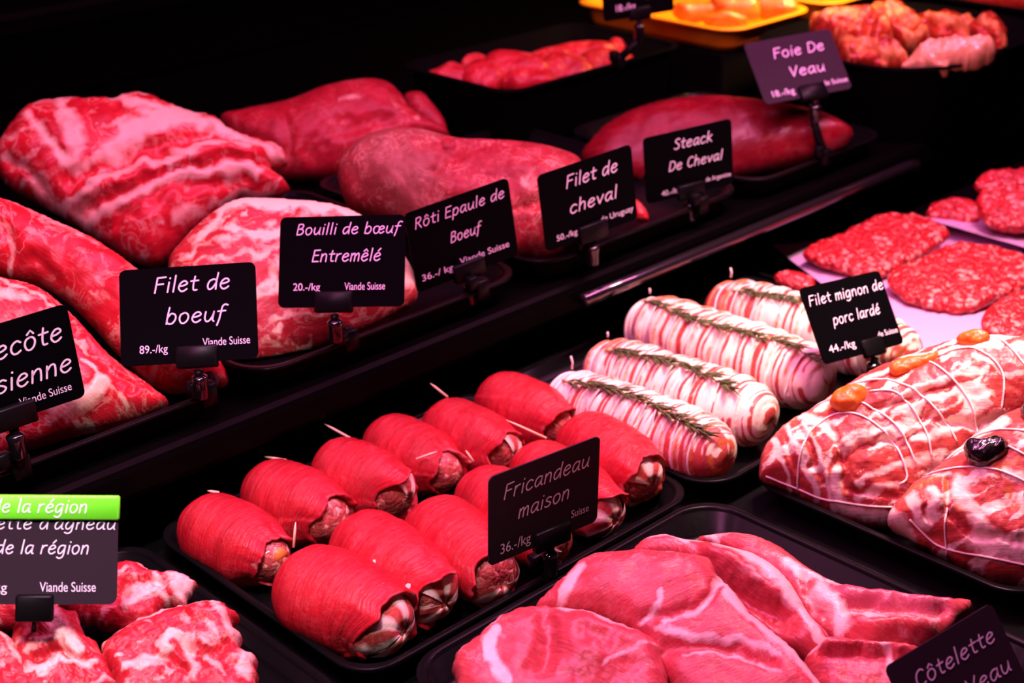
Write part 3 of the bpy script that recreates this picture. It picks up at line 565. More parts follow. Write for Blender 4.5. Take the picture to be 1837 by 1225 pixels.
def veal_roll(label, a, b, r, seed, bacon=None, picks=(), carrot=False, pal=0., open_=.80):
    rs = np.random.RandomState(seed)
    r *= 1.25
    A = pix(*a, ZR+r*.97); B = pix(*b, ZR+r*.97); dl = (B-A)/np.linalg.norm(B-A); A = A-dl*.008; B = B+dl*.004
    root = thing('veal_roll', label, 'meat roll', ((A+B)/2-V3(0, 0, r)), 'fricandeau veal rolls')
    nu = 96; t = np.linspace(0, 1, 70); vs = np.r_[np.sin(t[:30]*math.pi/2*1.0/t[29])*0, 0][:0]
    v_out = np.r_[.3*(1-np.cos(np.linspace(0, math.pi/2, 24))), np.linspace(.3, 1.0, 80)[1:]]
    lay = rs.uniform(0, 6.28)
    def rad(U, V, Ln):
        p = np.where(V < .3, np.sqrt(np.clip(1-(1-V/.3)**2.2, 0, 1)), 1)
        p = p*(.97+.09*np.sin(np.clip((V-.1)/.8, 0, 1)*math.pi))*(1-(1-open_)*sm(V, .72, 1.0))
        wr = .032*fbm(np.stack([np.cos(U)*.7, np.sin(U)*.7, V*8+.8*np.sin(U+seed)], 1)+seed, seed, 4)+.05*fbm(seamless(U, V, .6, 2, seed), seed, 2)
        wr += .012*vnoise(np.stack([np.cos(U)*1.2+V*2, np.sin(U)*1.2, V*30], 1), seed+9)
        seam = ((U+lay-V*.9)/(2*math.pi)) % 1
        return r*(p*(1+.05*seam-.02)+wr*np.clip(p*1.5-.3, 0, 1))
    P, U, V, Ln = loftgrid(A, B, rad, nu, v_out)
    base = P.reshape(len(v_out), nu, 3); cen = lambda v: A+(B-A)*v
    d = (B-A)/np.linalg.norm(B-A)
    # uneven mouth, folded lip and inner wall
    th = np.linspace(0, 2*math.pi, nu, endpoint=False)
    cut = .014*fbm(np.stack([np.cos(th)*.9, np.sin(th)*.9, th*0], 1)+seed, seed, 4)+.005*np.sin(th)
    for k in range(len(v_out)):
        w = sm(np.full(nu, v_out[k]), .7, 1.0); base[k] += d*(cut*w)[:, None]
    last = base[-1]; c = last.mean(0)
    rings = list(base)
    for q, back in ((.95, -.0012), (.88, .0005), (.82, .004), (.78, .012)): rings.append(c+(last-c)*q-d*back+d*0)
    Pm = np.vstack(rings); nv = len(rings)
    UV = np.stack([np.tile(th/(2*math.pi)*1.2, nv), np.repeat(np.r_[v_out, 1.02, 1.04, 1.06, 1.08], nu)], 1)
    Uf = np.tile(th, nv); Vf = UV[:, 1]
    fat = .30*sm(fbm(np.stack([np.cos(Uf)*2, np.sin(Uf)*2, Vf*5], 1)+seed*2, seed, 3), .25, .7)+pal*.3
    fat = fat*.7+.25*sm(Vf, .93, 1.0)*(Vf < 1.05)
    tn = .45*sm(fbm(np.stack([np.cos(Uf)*.8+Vf*2, np.sin(Uf)*.8, Vf*34], 1)+seed, seed+4, 4), .1, .55)  # darker bands paint the shade of grooves into the wrap colour
    Pm[:, 2] = np.maximum(Pm[:, 2], ZR+.0005)
    obj('meat_wrap', Pm, gridfaces(nv, nu, (True, False)), M['wrap'], root, attrs={'fat': fat, 'tone': tn}, uv=UV)
    # stuffing pokes out of the mouth
    Ri = r*open_*.95
    A2 = c-d*.030; B2 = c+d*(.007+.006*rs.rand())
    vs2 = np.sin(np.linspace(0, math.pi/2, 26)); rf = lambda U, V, L_: Ri*(np.sqrt(np.clip(1-V**3, 0, 1))+.08*fbm(seamless(U, V, 1.3, 3, seed), seed+2, 3)*(V < .995))
    P2, U2, V2, _ = loftgrid(A2, B2, rf, 40, vs2)
    P2[:, 2] = np.maximum(P2[:, 2], ZR+.001)
    obj('filling', P2, gridfaces(len(vs2), 40), M['mince'], root)
    if bacon is not None:
        for bi, (u0, u1) in enumerate(bacon):
            na, nb = 36, 22; aa = np.linspace(u0, u1, na); bb = np.linspace(.25, .998, nb)
            m2 = []; f2 = []; ft = []
            for off in (.0016, .0):
                for v_ in bb:
                    rr_ = rf(aa, np.full(na, v_), 0)+off+.0012*fbm(np.stack([aa*2, np.full(na, v_*6), aa*0], 1), seed+bi, 2)
                    dd, s_, uu, L2 = frame(A2, B2)
                    tw = aa+.5*(v_-.6)
                    m2.append(A2+dd*(v_*L2+off)+s_*(rr_*np.cos(tw))[:, None]+uu*(rr_*np.sin(tw))[:, None])
                    ft.append(.5+.5*np.cos((aa-u0)*5.2+fbm(np.stack([aa*0, np.full(na, v_*5), aa*0+seed], 1), 3, 2)))
            for q in range(2*nb-1):
                for i in range(na-1): f2.append((q*na+i, q*na+i+1, (q+1)*na+i+1, (q+1)*na+i))
            pp = np.vstack(m2); pp[:, 2] = np.maximum(pp[:, 2], ZR+.001)
            obj('bacon_slice', pp, f2, M['bacon'], root, attrs={'fat': np.concatenate(ft), 'tone': np.concatenate(ft)*0}, uv=np.stack([np.tile(aa, 2*nb), np.tile(np.repeat(bb, na), 2)], 1)[:len(pp)])
    if carrot:
        m = MB(); m.tube([c-d*.01+V3(0, 0, r*.2), c+d*.010+V3(0, 0, r*.25)], [.007, .0055], 12); o = m.build('carrot_stick', M['carrot'], root); o['label'] = 'orange carrot stick'
    for (pu, pv, lx, ly) in picks:
        # a pick: where it leaves the meat and where its tip shows
        k = min(range(len(Pm)), key=lambda i: abs(Uf[i]-pu)+4*abs(Vf[i]-pv)) if False else None
        dirv = frame(A, B); surfp = A+(B-A)*pv+(dirv[1]*math.cos(pu)+dirv[2]*math.sin(pu))*r*.98
        tip = surfp+RT*lx-UP*ly
        q = surfp-(tip-surfp)*.5
        m = MB(); m.tube([q, surfp*.4+tip*.6, tip], [.0011, .0010, .0003], 7); m.build('toothpick', M['pick'], root)
    return root
R90 = math.pi/2
veal_roll('fricandeau roll at the left end of the back row with a carrot stick', (352, 938), (488, 1003), .0225, 3, carrot=True, picks=[(2.4, .10, -.006, -.001)], open_=.72)
veal_roll('fricandeau roll nearest the viewer in the front left corner, broad bacon in its mouth', (528, 1043), (690, 1118), .0265, 5, bacon=[(-.6, 2.9), (3.0, 5.5)], picks=[(1.75, .06, .001, -.012), (2.6, .62, 0, .012)], open_=.84)
veal_roll('second fricandeau roll from the left in the back row, mince showing', (465, 875), (592, 930), .0228, 7, picks=[(2.5, .1, -.012, -.002)], open_=.82)
veal_roll('second fricandeau roll from the left in the front row, pale bacon in its mouth', (630, 965), (780, 1070), .0245, 11, bacon=[(.6, 3.6), (4.0, 6.2)], picks=[(1.0, .62, .006, -.001)])
veal_roll('third fricandeau roll from the left in the back row with white bacon showing', (590, 835), (712, 888), .0230, 13, bacon=[(1.1, 2.6)], picks=[(2.4, .10, -.018, -.010)], open_=.82)
veal_roll('third fricandeau roll in the front row, left of the fricandeau card', (765, 940), (880, 1030), .0240, 17, bacon=[(3.1, 6.0)], open_=.86)
veal_roll('fourth fricandeau roll from the left in the back row with a ribbed wrap', (680, 790), (800, 845), .0225, 19, picks=[(.8, .9, .011, -.004)], open_=.7)
veal_roll('fourth fricandeau roll in the front row, mostly hidden behind the fricandeau card', (850, 880), (985, 972), .0228, 23, bacon=[(.2, 2.2)], picks=[(1.6, .04, -.004, -.006)])
veal_roll('fifth fricandeau roll from the left in the back row, bacon corner showing', (785, 760), (905, 815), .0225, 29, bacon=[(1.3, 2.8)], picks=[(1.9, .06, -.010, -.008)], open_=.84)
veal_roll('fifth fricandeau roll in the front row, sticking out right of the fricandeau card', (945, 835), (1078, 918), .0230, 31, bacon=[(-.8, 2.2), (2.6, 5)], picks=[(1.9, .05, -.022, -.010)])
veal_roll('sixth fricandeau roll at the right end of the back row', (880, 712), (1000, 765), .0232, 37, open_=.75, pal=.2)
veal_roll('sixth fricandeau roll at the right end of the front row with a bacon band', (1030, 785), (1158, 862), .0240, 41, bacon=[(.2, 3.2)], open_=.84, pal=.2)
# ------------------------------------------------------------------ bacon fillets with rosemary and twine
def bacon_roll(label, a, b, r, seed, nstrip=9, strings=7, herb=(.12, .9), herb_u=1.15, zc=None):
    rs = np.random.RandomState(seed); r *= 1.22; zc = r*.93+ZR if zc is None else zc
    A = pix(*a, zc); B = pix(*b, zc); dl = (B-A)/np.linalg.norm(B-A); A = A-dl*.010; B = B+dl*.004; Ln = np.linalg.norm(B-A)
    root = thing('bacon_fillet', label, 'meat roll', (A+B)/2-V3(0, 0, r), 'bacon wrapped pork fillets')
    sv = np.linspace(.10, .90, strings)+rs.uniform(-.015, .015, strings)
    def rad(U, V, L_):
        x = np.abs(2*V-1); p = (1-np.clip(x, 0, 1)**5)**(1/2.6)
        sid = V*nstrip+.35*np.sin(U+.6)+.25*fbm(seamless(U, V, .8, 2.5, seed), seed, 2)
        f = sid % 1
        h = .98+.11*f-.05*sm(f, .93, 1.)
        for k, q in enumerate(sv): h = h-.07*np.exp(-((V+.02*np.sin(U+k)-q)/.016)**2)
        h = h+.06*fbm(seamless(U, V, 1., 5, seed), seed+4, 3)
        return r*p*h
    vs = .5-.5*np.cos(np.linspace(0, math.pi, 190)); vs = .35*vs+.65*np.linspace(0, 1, 190)
    nu = 88
    P, U, V, _ = loftgrid(A, B, rad, nu, vs, .92)
    P[:, 2] = np.maximum(P[:, 2], ZR+.0005)
    sid = V*nstrip+.35*np.sin(U+.6)+.25*fbm(seamless(U, V, .8, 2.5, seed), seed, 2); f = sid % 1
    fl = np.floor(sid); ph = _h(fl, fl*0, fl*0, seed)
    g = seamless(U, V, 1.4, 8, seed+2); n1 = fbm(g, seed, 3); n2 = fbm(g*1.3+5, seed+3, 3); n3 = fbm(seamless(U, V, .9, 3, seed), seed+6, 2)
    w1 = .09+.10*n3+.10*ph; w2 = .06-.12*n3
    lean = np.maximum(sm(w1-np.abs(f-.34+.10*n1), -.05, .05), sm(w2-np.abs(f-.68+.08*n2), -.05, .05))*sm(n2+n1, -.75, -.25)
    lean = np.maximum(lean, .8*sm(n3+.6*n1, .05, .4)*sm(np.abs(V-.5), .2, .45))
    fat = 1-lean
    tone = np.maximum(sm(f, .86, .96)*sm(n3+n1*.5, -.25, .1)*.9, sm(.06-f, 0, .05)*.5)
    fat = fat*(1-.75*tone)
    obj('bacon_wrapping', P, gridfaces(len(vs), nu), M['bacon'], root, attrs={'fat': fat, 'tone': tone}, uv=np.stack([U/6.28*4, V*nstrip], 1))
    th = np.linspace(0, 2*math.pi, 48, endpoint=False)
    d, s, u, L_ = frame(A, B)
    for k, q in enumerate(sv):
        vv = q-.02*np.sin(th+k)
        rr = np.maximum(rad(th, vv, L_), r*.6)+.0004
        p = A+d*(vv*L_)[:, None]+s*(rr*np.cos(th))[:, None]+u*(rr*np.sin(th)*.92)[:, None]
        p[:, 2] = np.maximum(p[:, 2], ZR+.0012)
        # the loops lift over the herb
        lift = np.exp(-((th-herb_u)/.28)**2)*.0035*(herb[0] < q < herb[1])
        p += u*lift[:, None]
        m = MB(); m.tube(p, .00095, 6, closed=True); m.build('twine_loop', M['string'], root)
    # knot tail
    tl = {61: 1., 79: .8}.get(seed, .4)
    q = A+d*(sv[0]*L_)+u*r*.95
    m = MB(); m.tube([q, q+V3(.001, 0, .006)*tl, q+V3(.0, .001, .012)*tl], .001, 6); m.build('twine_end', M['string'], root)
    m = MB(); stem = MB()
    t = np.linspace(herb[0], herb[1], 30)
    sway = .12*np.sin(t*7+seed)
    rt = rad(herb_u+sway, t, L_)
    sp = A+d*(t*L_)[:, None]+s*(rt*np.cos(herb_u+sway))[:, None]+u*((rt*np.sin(herb_u+sway))*.92+.0022)[:, None]
    stem.tube(sp, np.linspace(.0013, .0007, 30), 6)
    for i in range(150):
        tt = rs.uniform(herb[0]+.02, herb[1]); q = np.array([np.interp(tt, t, sp[:, j]) for j in range(3)])
        an = rs.uniform(0, 6.28); ln = rs.uniform(.013, .022); side = s*math.cos(an)*1.0+u*abs(math.sin(an))*.55
        e1 = q+d*ln*.75+side*ln*rs.uniform(.25, .6); mid = (q+e1)/2+u*.0012
        m.tube([q, mid, e1], [.0006, .0009, .0003], 4)
    o = m.build('rosemary_sprig', M['rosemary'], root); o['label'] = 'green rosemary sprig'
    obj('rosemary_stem', np.vstack(stem.v), stem.f, M['stem'], o)
    return root
bacon_roll('front bacon fillet beside the veal rolls, rosemary along its top', (1010, 712), (1300, 822), .0265, 61, nstrip=13, strings=8, herb=(.12, .93))
bacon_roll('second bacon fillet from the front with a bushy rosemary sprig', (1075, 655), (1378, 755), .0270, 67, nstrip=12, strings=7, herb=(.15, .84))
bacon_roll('third bacon fillet from the front, left of the filet mignon card', (1150, 578), (1480, 690), .0290, 71, nstrip=11, strings=9, herb=(.10, .96))
bacon_roll('rearmost bacon fillet, partly behind the filet mignon card', (1290, 545), (1640, 640), .0275, 79, nstrip=11, strings=9, herb=(.15, .8))
# ------------------------------------------------------------------ tied bacon roasts with fruit
def tied_roast(label, ol, anchor, R, st, strings, fruit, seed, e=50, tf=.04, tb=.04, **k):
    P0 = pix(*anchor); root = thing('tied_roast', label, 'roast', P0, 'tied bacon roasts with fruit')
    o, surf = lump('bacon_wrapping', None, None, ol, anchor, M['bacon'], e=e, tf=tf, tb=tb, R=R, st=st, floor=ZR+.0005, parent=root, seed=seed, nz=(.0035, 55), warp=6, jag=2, ds=3.2, auto=(.85, 60, 13, -28), **k)
    for q in strings:
        m = MB(); m.tube(surf(resamp(crv(q, False, 8), 7), .0006), .0009, 6); m.build('twine_loop', M['string'], root)
    for kind, pts, h in fruit:
        c = np.mean(pts, 0); ax = surf([c])[0]
        of, _ = lump(kind, None, None, pts, (c[0], c[1], ax[2]), M['apricot' if 'apricot' in kind else 'prune'], e=62, tf=h, tb=.006, R=np.ptp(np.array(pts), axis=0).min()*.5, parent=root, seed=seed+len(pts), nz=(.0025, 110), p=2)
        mv = V3(*surf([c], .001)[0])-pix(c[0], c[1], ax[2]); of.location = of.location+Vector(mv)
        of['label'] = 'orange dried apricot' if 'apricot' in kind else 'black prune'
    return root
tied_roast('large tied bacon roast topped with orange apricots', 
  [(1362, 850), (1366, 815), (1385, 785), (1415, 757), (1455, 735), (1500, 705), (1545, 675), (1600, 650), (1660, 628), (1720, 610), (1780, 604), (1860, 612), (1960, 640), (1980, 720), (1870, 765), (1800, 800), (1740, 850), (1680, 890), (1640, 935), (1590, 950), (1530, 940), (1470, 915), (1410, 885), (1372, 868)],
  (1590, 950, ZR), 105, e=42, tf=.040, tb=.028, seed=83, st=[
   ('f', 6, .95, [(1388, 795), (1405, 840), (1425, 885)]), ('f', 8, .95, [(1413, 775), (1440, 830), (1470, 900)]), ('f', 6, .8, [(1445, 770), (1470, 830), (1500, 920)]), ('f', 12, 1, [(1440, 755), (1480, 775), (1500, 800)]),
   ('f', 13, .95, [(1500, 860), (1505, 900), (1530, 930), (1590, 940)]), ('t', 4, .9, [(1400, 768), (1460, 752), (1530, 735)]), ('t', 4, .8, [(1460, 790), (1475, 840), (1497, 880), (1520, 895)]),
   ('f', 9, .9, [(1510, 832), (1560, 800), (1600, 790), (1630, 790)]), ('f', 9, .85, [(1540, 880), (1590, 860), (1640, 845), (1690, 830)]), ('f', 7, .8, [(1560, 780), (1600, 745), (1650, 720), (1690, 705)]), ('f', 9, .9, [(1600, 768), (1660, 745), (1720, 720)]),
   ('f', 10, .85, [(1470, 745), (1520, 712), (1590, 680), (1650, 650)]), ('f', 7, .8, [(1640, 735), (1700, 700), (1760, 690)]), ('f', 11, .9, [(1640, 810), (1700, 790), (1760, 770), (1800, 762)]), ('f', 9, .8, [(1650, 665), (1720, 640), (1790, 640)]), ('f', 7, .7, [(1740, 660), (1790, 690), (1830, 690)]),
   ('f', 6, .8, [(1700, 640), (1740, 630), (1800, 620)]), ('f', 22, .8, [(1820, 640), (1880, 660)]), ('f', 9, .8, [(1540, 910), (1580, 890), (1620, 890)]),
   ('g', 6, .005, [(1500, 790), (1515, 850), (1525, 890), (1600, 905)]), ('g', 7, .005, [(1500, 850), (1560, 815), (1610, 815), (1640, 800)]), ('g', 7, .005, [(1560, 760), (1640, 735), (1700, 715)]), ('g', 6, .004, [(1520, 730), (1600, 690), (1690, 655)]), ('g', 8, .006, [(1650, 770), (1720, 780), (1790, 765)]),
   ('g', 5, .004, [(1430, 760), (1465, 850), (1500, 925)]), ('g', 4, .003, [(1405, 785), (1430, 850), (1455, 905)])],
  strings=[[(1432, 890), (1437, 840), (1458, 790), (1500, 762), (1550, 770), (1600, 812), (1625, 870), (1612, 885)], [(1376, 862), (1430, 884), (1480, 905), (1560, 920), (1600, 922)], [(1455, 737), (1500, 728), (1555, 748), (1610, 790), (1640, 850)],
           [(1530, 700), (1580, 698), (1640, 725), (1690, 775), (1712, 810)], [(1600, 662), (1650, 660), (1700, 700), (1735, 745), (1750, 795)], [(1680, 655), (1740, 645), (1790, 690), (1790, 755)], [(1740, 612), (1790, 625), (1830, 680), (1850, 700)], [(1560, 722), (1610, 730), (1655, 790), (1668, 838)]],
  fruit=[('dried_apricot', [(1488, 742), (1500, 722), (1530, 712), (1555, 718), (1553, 740), (1535, 756), (1505, 757)], .010), ('dried_apricot', [(1594, 672), (1620, 660), (1660, 655), (1685, 650), (1678, 668), (1650, 682), (1610, 692), (1597, 688)], .009), ('dried_apricot', [(1712, 622), (1738, 610), (1765, 614), (1772, 628), (1745, 640), (1720, 636)], .008)])
tied_roast('tied bacon roast at the right edge topped with black prunes',
  [(1594, 945), (1598, 915), (1620, 890), (1640, 868), (1680, 840), (1720, 805), (1770, 765), (1830, 735), (1900, 740), (1990, 800), (2000, 980), (1930, 1060), (1850, 1060), (1780, 1048), (1700, 1010), (1630, 970)],
  (1840, 1060, ZR), 110, e=42, tf=.045, tb=.018, seed=89, st=[
   ('f', 14, .95, [(1640, 905), (1650, 945), (1665, 950)]), ('f', 12, .95, [(1672, 900), (1680, 945)]), ('f', 20, .95, [(1720, 885), (1740, 930), (1760, 965)]), ('f', 17, .9, [(1690, 820), (1740, 800), (1800, 770)]), ('f', 29, .85, [(1760, 985), (1820, 1000), (1900, 990)]), ('f', 16, .85, [(1612, 940), (1640, 985)]), ('f', 14, .8, [(1800, 870), (1850, 890)]), ('f', 22, .7, [(1850, 800), (1900, 860)]), ('f', 10, .7, [(1650, 860), (1700, 870)]),
   ('t', 6, .9, [(1630, 890), (1660, 885), (1690, 875), (1697, 920)]), ('t', 6, .9, [(1716, 880), (1725, 930), (1750, 965)]), ('t', 8, .8, [(1745, 865), (1800, 860), (1830, 845)]), ('t', 12, .7, [(1806, 905), (1820, 930), (1840, 925)]),
   ('g', 5, .004, [(1660, 890), (1672, 950)]), ('g', 7, .006, [(1700, 880), (1708, 940), (1750, 975), (1840, 990)]), ('g', 8, .006, [(1640, 960), (1700, 985), (1760, 1030)])],
  strings=[[(1660, 862), (1720, 858), (1790, 868), (1850, 895)], [(1697, 836), (1740, 812), (1790, 818), (1850, 850)], [(1700, 1005), (1697, 960), (1702, 930)], [(1635, 945), (1680, 985), (1720, 1000), (1780, 1015), (1850, 1030)], [(1730, 800), (1780, 790), (1850, 800)]],
  fruit=[('prune', [(1728, 830), (1735, 815), (1760, 814), (1785, 809), (1807, 818), (1811, 835), (1795, 850), (1765, 860), (1738, 852)], .013), ('prune', [(1828, 755), (1845, 745), (1870, 760), (1865, 785), (1838, 778)], .012), ('prune', [(1832, 910), (1850, 900), (1865, 920), (1850, 935)], .01)])
L('bacon_wrapped_roast', 'bacon roast peeking out between the two tied roasts', 'roast', [(1640, 925), (1680, 880), (1740, 830), (1800, 785), (1840, 780), (1830, 830), (1760, 880), (1690, 940)], (1680, 935, ZR), 'bacon', e=42, tf=.015, tb=.02, R=40, seed=97, floor=ZR+.0005, st=[('f', 16, .9, [(1670, 900), (1740, 850), (1800, 800)]), ('f', 10, .7, [(1690, 920), (1780, 850)])])
# ------------------------------------------------------------------ hamburger patties on paper
def sheet(label, pts, zs, n=18):
    """bilinear paper sheet between four picture points at given heights, softly waved"""
    c = [pix(*p, z) for p, z in zip(pts, zs)]; t = np.linspace(0, 1, n); U, V = np.meshgrid(t, t); U = U.ravel()[:, None]; V = V.ravel()[:, None]
    P = c[0]*(1-U)*(1-V)+c[1]*U*(1-V)+c[2]*U*V+c[3]*(1-U)*V
    P[:, 2] += .003*fbm(np.c_[U*3, V*3, U*0], 7, 3)
    f = [(j*n+i, j*n+i+1, (j+1)*n+i+1, (j+1)*n+i) for j in range(n-1) for i in range(n-1)]
    m = MB(); m.add(P, [q[::-1] for q in f]); m.add(P-V3(0, 0, .0005), f)
    return tag(m.build('butcher_paper', M['paper']), label, 'paper', 'paper sheets under the patties')
sheet('pinkish butcher paper under the front hamburger patties', [(1385, 438), (1720, 700), (1960, 640), (1800, 400)], (-.001, .006, .006, .004))
sheet('pinkish butcher paper layer between the front and rear patties', [(1655, 388), (1950, 480), (1980, 440), (1760, 392)], (.022, .022, .02, .02))
PT = [('front left hamburger patty lying on the paper', [(1442, 462), (1450, 444), (1500, 425), (1560, 395), (1600, 385), (1650, 390), (1690, 408), (1704, 425), (1660, 455), (1590, 492), (1560, 500), (1500, 482)], .004),
      ('large hamburger patty in the middle beside the filet mignon card', [(1590, 498), (1640, 470), (1690, 448), (1730, 438), (1790, 448), (1840, 460), (1870, 490), (1830, 520), (1780, 540), (1735, 560), (1680, 555), (1620, 535)], .004),
      ('hamburger patty at the right edge, nearest the tied roast', [(1758, 580), (1775, 555), (1820, 530), (1890, 520), (1930, 560), (1900, 600), (1830, 612), (1778, 605)], .006),
      ('rear hamburger patty leaning at the right edge', [(1750, 370), (1758, 345), (1790, 335), (1840, 330), (1890, 345), (1890, 400), (1830, 414), (1775, 405)], .03),
      ('dark rear hamburger patty left of the leaning one', [(1662, 385), (1675, 365), (1715, 357), (1752, 365), (1755, 400), (1720, 402), (1680, 396)], .015),
      ('rearmost hamburger patty at the upper right edge', [(1748, 330), (1765, 312), (1810, 304), (1880, 310), (1880, 345), (1800, 345), (1760, 345)], .045),
      ('hamburger patty corner peeking out under the paper beside the filet mignon card', [(1388, 500), (1400, 488), (1430, 490), (1460, 505), (1450, 525), (1410, 520)], -.012)]
for i, (lb, ol, z) in enumerate(PT):
    yy = max(q[1] for q in ol); xx = np.mean([q[0] for q in ol])
    L('hamburger_patty', lb, 'patty', ol, (xx, yy-10, z+.006), 'patty', e=80 if i < 3 else 62, tf=.008, tb=.009, R=22, seed=300+i, nz=(.0022, 130), jag=4, p=2.6, group='hamburger patties')
tray('display_tray', 'black tray under the hamburger patties', 1.215, 1.85, .62, .945, -.004, .016, .03, group=G1)
# ------------------------------------------------------------------ veal chops
ZV = -.012
L('veal_chop', 'rearmost veal chop with long rib ends reaching toward the côtelette card', 'chop',
  [(1250, 975), (1290, 964), (1345, 966), (1400, 988), (1450, 1026), (1500, 1052), (1540, 1064), (1610, 1074), (1680, 1083), (1725, 1081), (1746, 1092), (1715, 1130), (1670, 1168), (1600, 1190), (1520, 1185), (1450, 1130), (1400, 1070), (1320, 1010)],
  (1500, 1160, ZV), 'veal', e=72, tf=.020, tb=.012, R=55, seed=401, auto=(0.3, 60, 12, 5), rot=25, nz=(.002, 60), floor=-.0215, st=[('t', 34, .8, [(1500, 1085), (1580, 1095), (1680, 1105)]), ('f', 12, .9, [(1408, 1028), (1440, 1050), (1475, 1062)]), ('f', 22, .8, [(1470, 1085), (1500, 1120), (1510, 1150)]), ('f', 12, .8, [(1530, 1130), (1600, 1132), (1680, 1135)]), ('f', 8, .8, [(1490, 1062), (1580, 1070), (1690, 1086)]), ('f', 8, .7, [(1265, 972), (1290, 985)]), ('g', 12, .007, [(1520, 1118), (1600, 1120), (1690, 1122)]), ('r', 14, .005, [(1520, 1085), (1620, 1092), (1700, 1098)]), ('r', 14, .005, [(1530, 1150), (1600, 1152), (1660, 1150)]), ('g', 8, .005, [(1440, 1060), (1462, 1100), (1480, 1130)])])
L('veal_chop', 'third veal chop curling up, with a broad pale fat edge', 'chop',
  [(1138, 1002), (1152, 974), (1188, 964), (1222, 972), (1260, 976), (1305, 985), (1360, 1002), (1405, 1035), (1432, 1072), (1455, 1110), (1490, 1150), (1480, 1185), (1420, 1175), (1350, 1120), (1290, 1060), (1230, 1020)],
  (1420, 1178, ZV+.012), 'veal', e=66, tf=.016, tb=.012, R=38, seed=402, auto=(0.3, 50, 10, 35), rot=35, nz=(.002, 60), floor=-.0215, st=[('f', 24, .95, [(1300, 992), (1350, 1012), (1400, 1052), (1425, 1085)]), ('f', 8, .8, [(1165, 974), (1220, 980), (1260, 985)]), ('f', 12, .8, [(1425, 1095), (1450, 1130), (1470, 1165)]), ('g', 22, .012, [(1320, 1070), (1370, 1100), (1405, 1125)]), ('r', 14, .006, [(1270, 1005), (1330, 1040), (1390, 1085)])])
L('veal_chop', 'second veal chop, broad round eye with a white bone edge on its left', 'chop',
  [(958, 1098), (975, 1072), (1008, 1042), (1040, 1010), (1078, 998), (1150, 994), (1230, 1000), (1276, 1010), (1290, 1038), (1322, 1072), (1350, 1110), (1400, 1150), (1455, 1210), (1490, 1290), (1250, 1290), (1180, 1200), (1130, 1140), (1060, 1112), (1000, 1104)],
  (1200, 1215, ZV+.020), 'veal', e=70, tf=.017, tb=.012, R=42, seed=403, auto=(0.25, 60, 12, -15), rot=-20, nz=(.002, 55), floor=-.0215, jag=3, st=[('f', 13, 1, [(1040, 1048), (1018, 1075), (1008, 1100)]), ('f', 16, .95, [(1296, 1060), (1325, 1105), (1370, 1150), (1420, 1190), (1470, 1240)]), ('f', 7, .9, [(1150, 1140), (1180, 1112), (1180, 1095)]), ('f', 8, .85, [(1190, 1140), (1230, 1130), (1260, 1110), (1285, 1070)]), ('f', 8, .8, [(1180, 1150), (1240, 1165), (1320, 1170), (1400, 1200)]), ('f', 7, .7, [(1230, 1195), (1320, 1200), (1400, 1230)]), ('g', 7, .004, [(1150, 1130), (1210, 1128), (1262, 1105), (1288, 1066)]), ('r', 45, .005, [(1100, 1060), (1220, 1060)]), ('g', 12, .006, [(1200, 1180), (1300, 1185), (1380, 1215)]), ('f', 6, .6, [(1060, 1002), (1150, 998)])])
L('veal_chop', 'foremost veal chop at the bottom edge with a white bone patch', 'chop',
  [(812, 1202), (826, 1172), (862, 1142), (900, 1112), (945, 1098), (1000, 1098), (1060, 1108), (1130, 1135), (1178, 1158), (1190, 1190), (1200, 1260), (1150, 1330), (950, 1340), (840, 1290)],
  (950, 1290, ZV+.012), 'veal', e=68, tf=.020, tb=.012, R=42, seed=404, auto=(0.25, 60, 12, 10), rot=30, nz=(.0025, 50), floor=-.0215, jag=4, st=[('f', 16, 1, [(888, 1155), (880, 1190), (895, 1225), (915, 1250)]), ('f', 11, .9, [(1002, 1104), (1060, 1122), (1110, 1138), (1135, 1148)]), ('f', 6, .7, [(826, 1180), (860, 1148), (900, 1120)]), ('g', 16, .006, [(975, 1125), (985, 1170), (975, 1220)]), ('r', 50, .006, [(1060, 1180)]), ('g', 18, .005, [(1050, 1165), (1080, 1180)]), ('f', 6, .6, [(1080, 1225), (1150, 1180), (1185, 1170)])])
L('veal_chop', 'lowest veal chop whose rib ends lie left of the côtelette card', 'chop',
  [(1440, 1195), (1470, 1165), (1520, 1160), (1580, 1168), (1650, 1172), (1660, 1230), (1620, 1290), (1500, 1290), (1450, 1240)],
  (1550, 1280, ZV), 'veal', e=72, tf=.020, tb=.012, R=45, seed=405, auto=(0.3, 60, 12, 5), rot=10, nz=(.002, 60), floor=-.0215, st=[('t', 20, .5, [(1500, 1215), (1600, 1230)]), ('r', 14, .006, [(1480, 1180), (1560, 1185), (1620, 1195)]), ('g', 10, .006, [(1470, 1200), (1550, 1202), (1620, 1210)]), ('f', 9, .8, [(1560, 1172), (1590, 1200), (1600, 1240)]), ('f', 9, .7, [(1450, 1190), (1500, 1170), (1560, 1168)])])
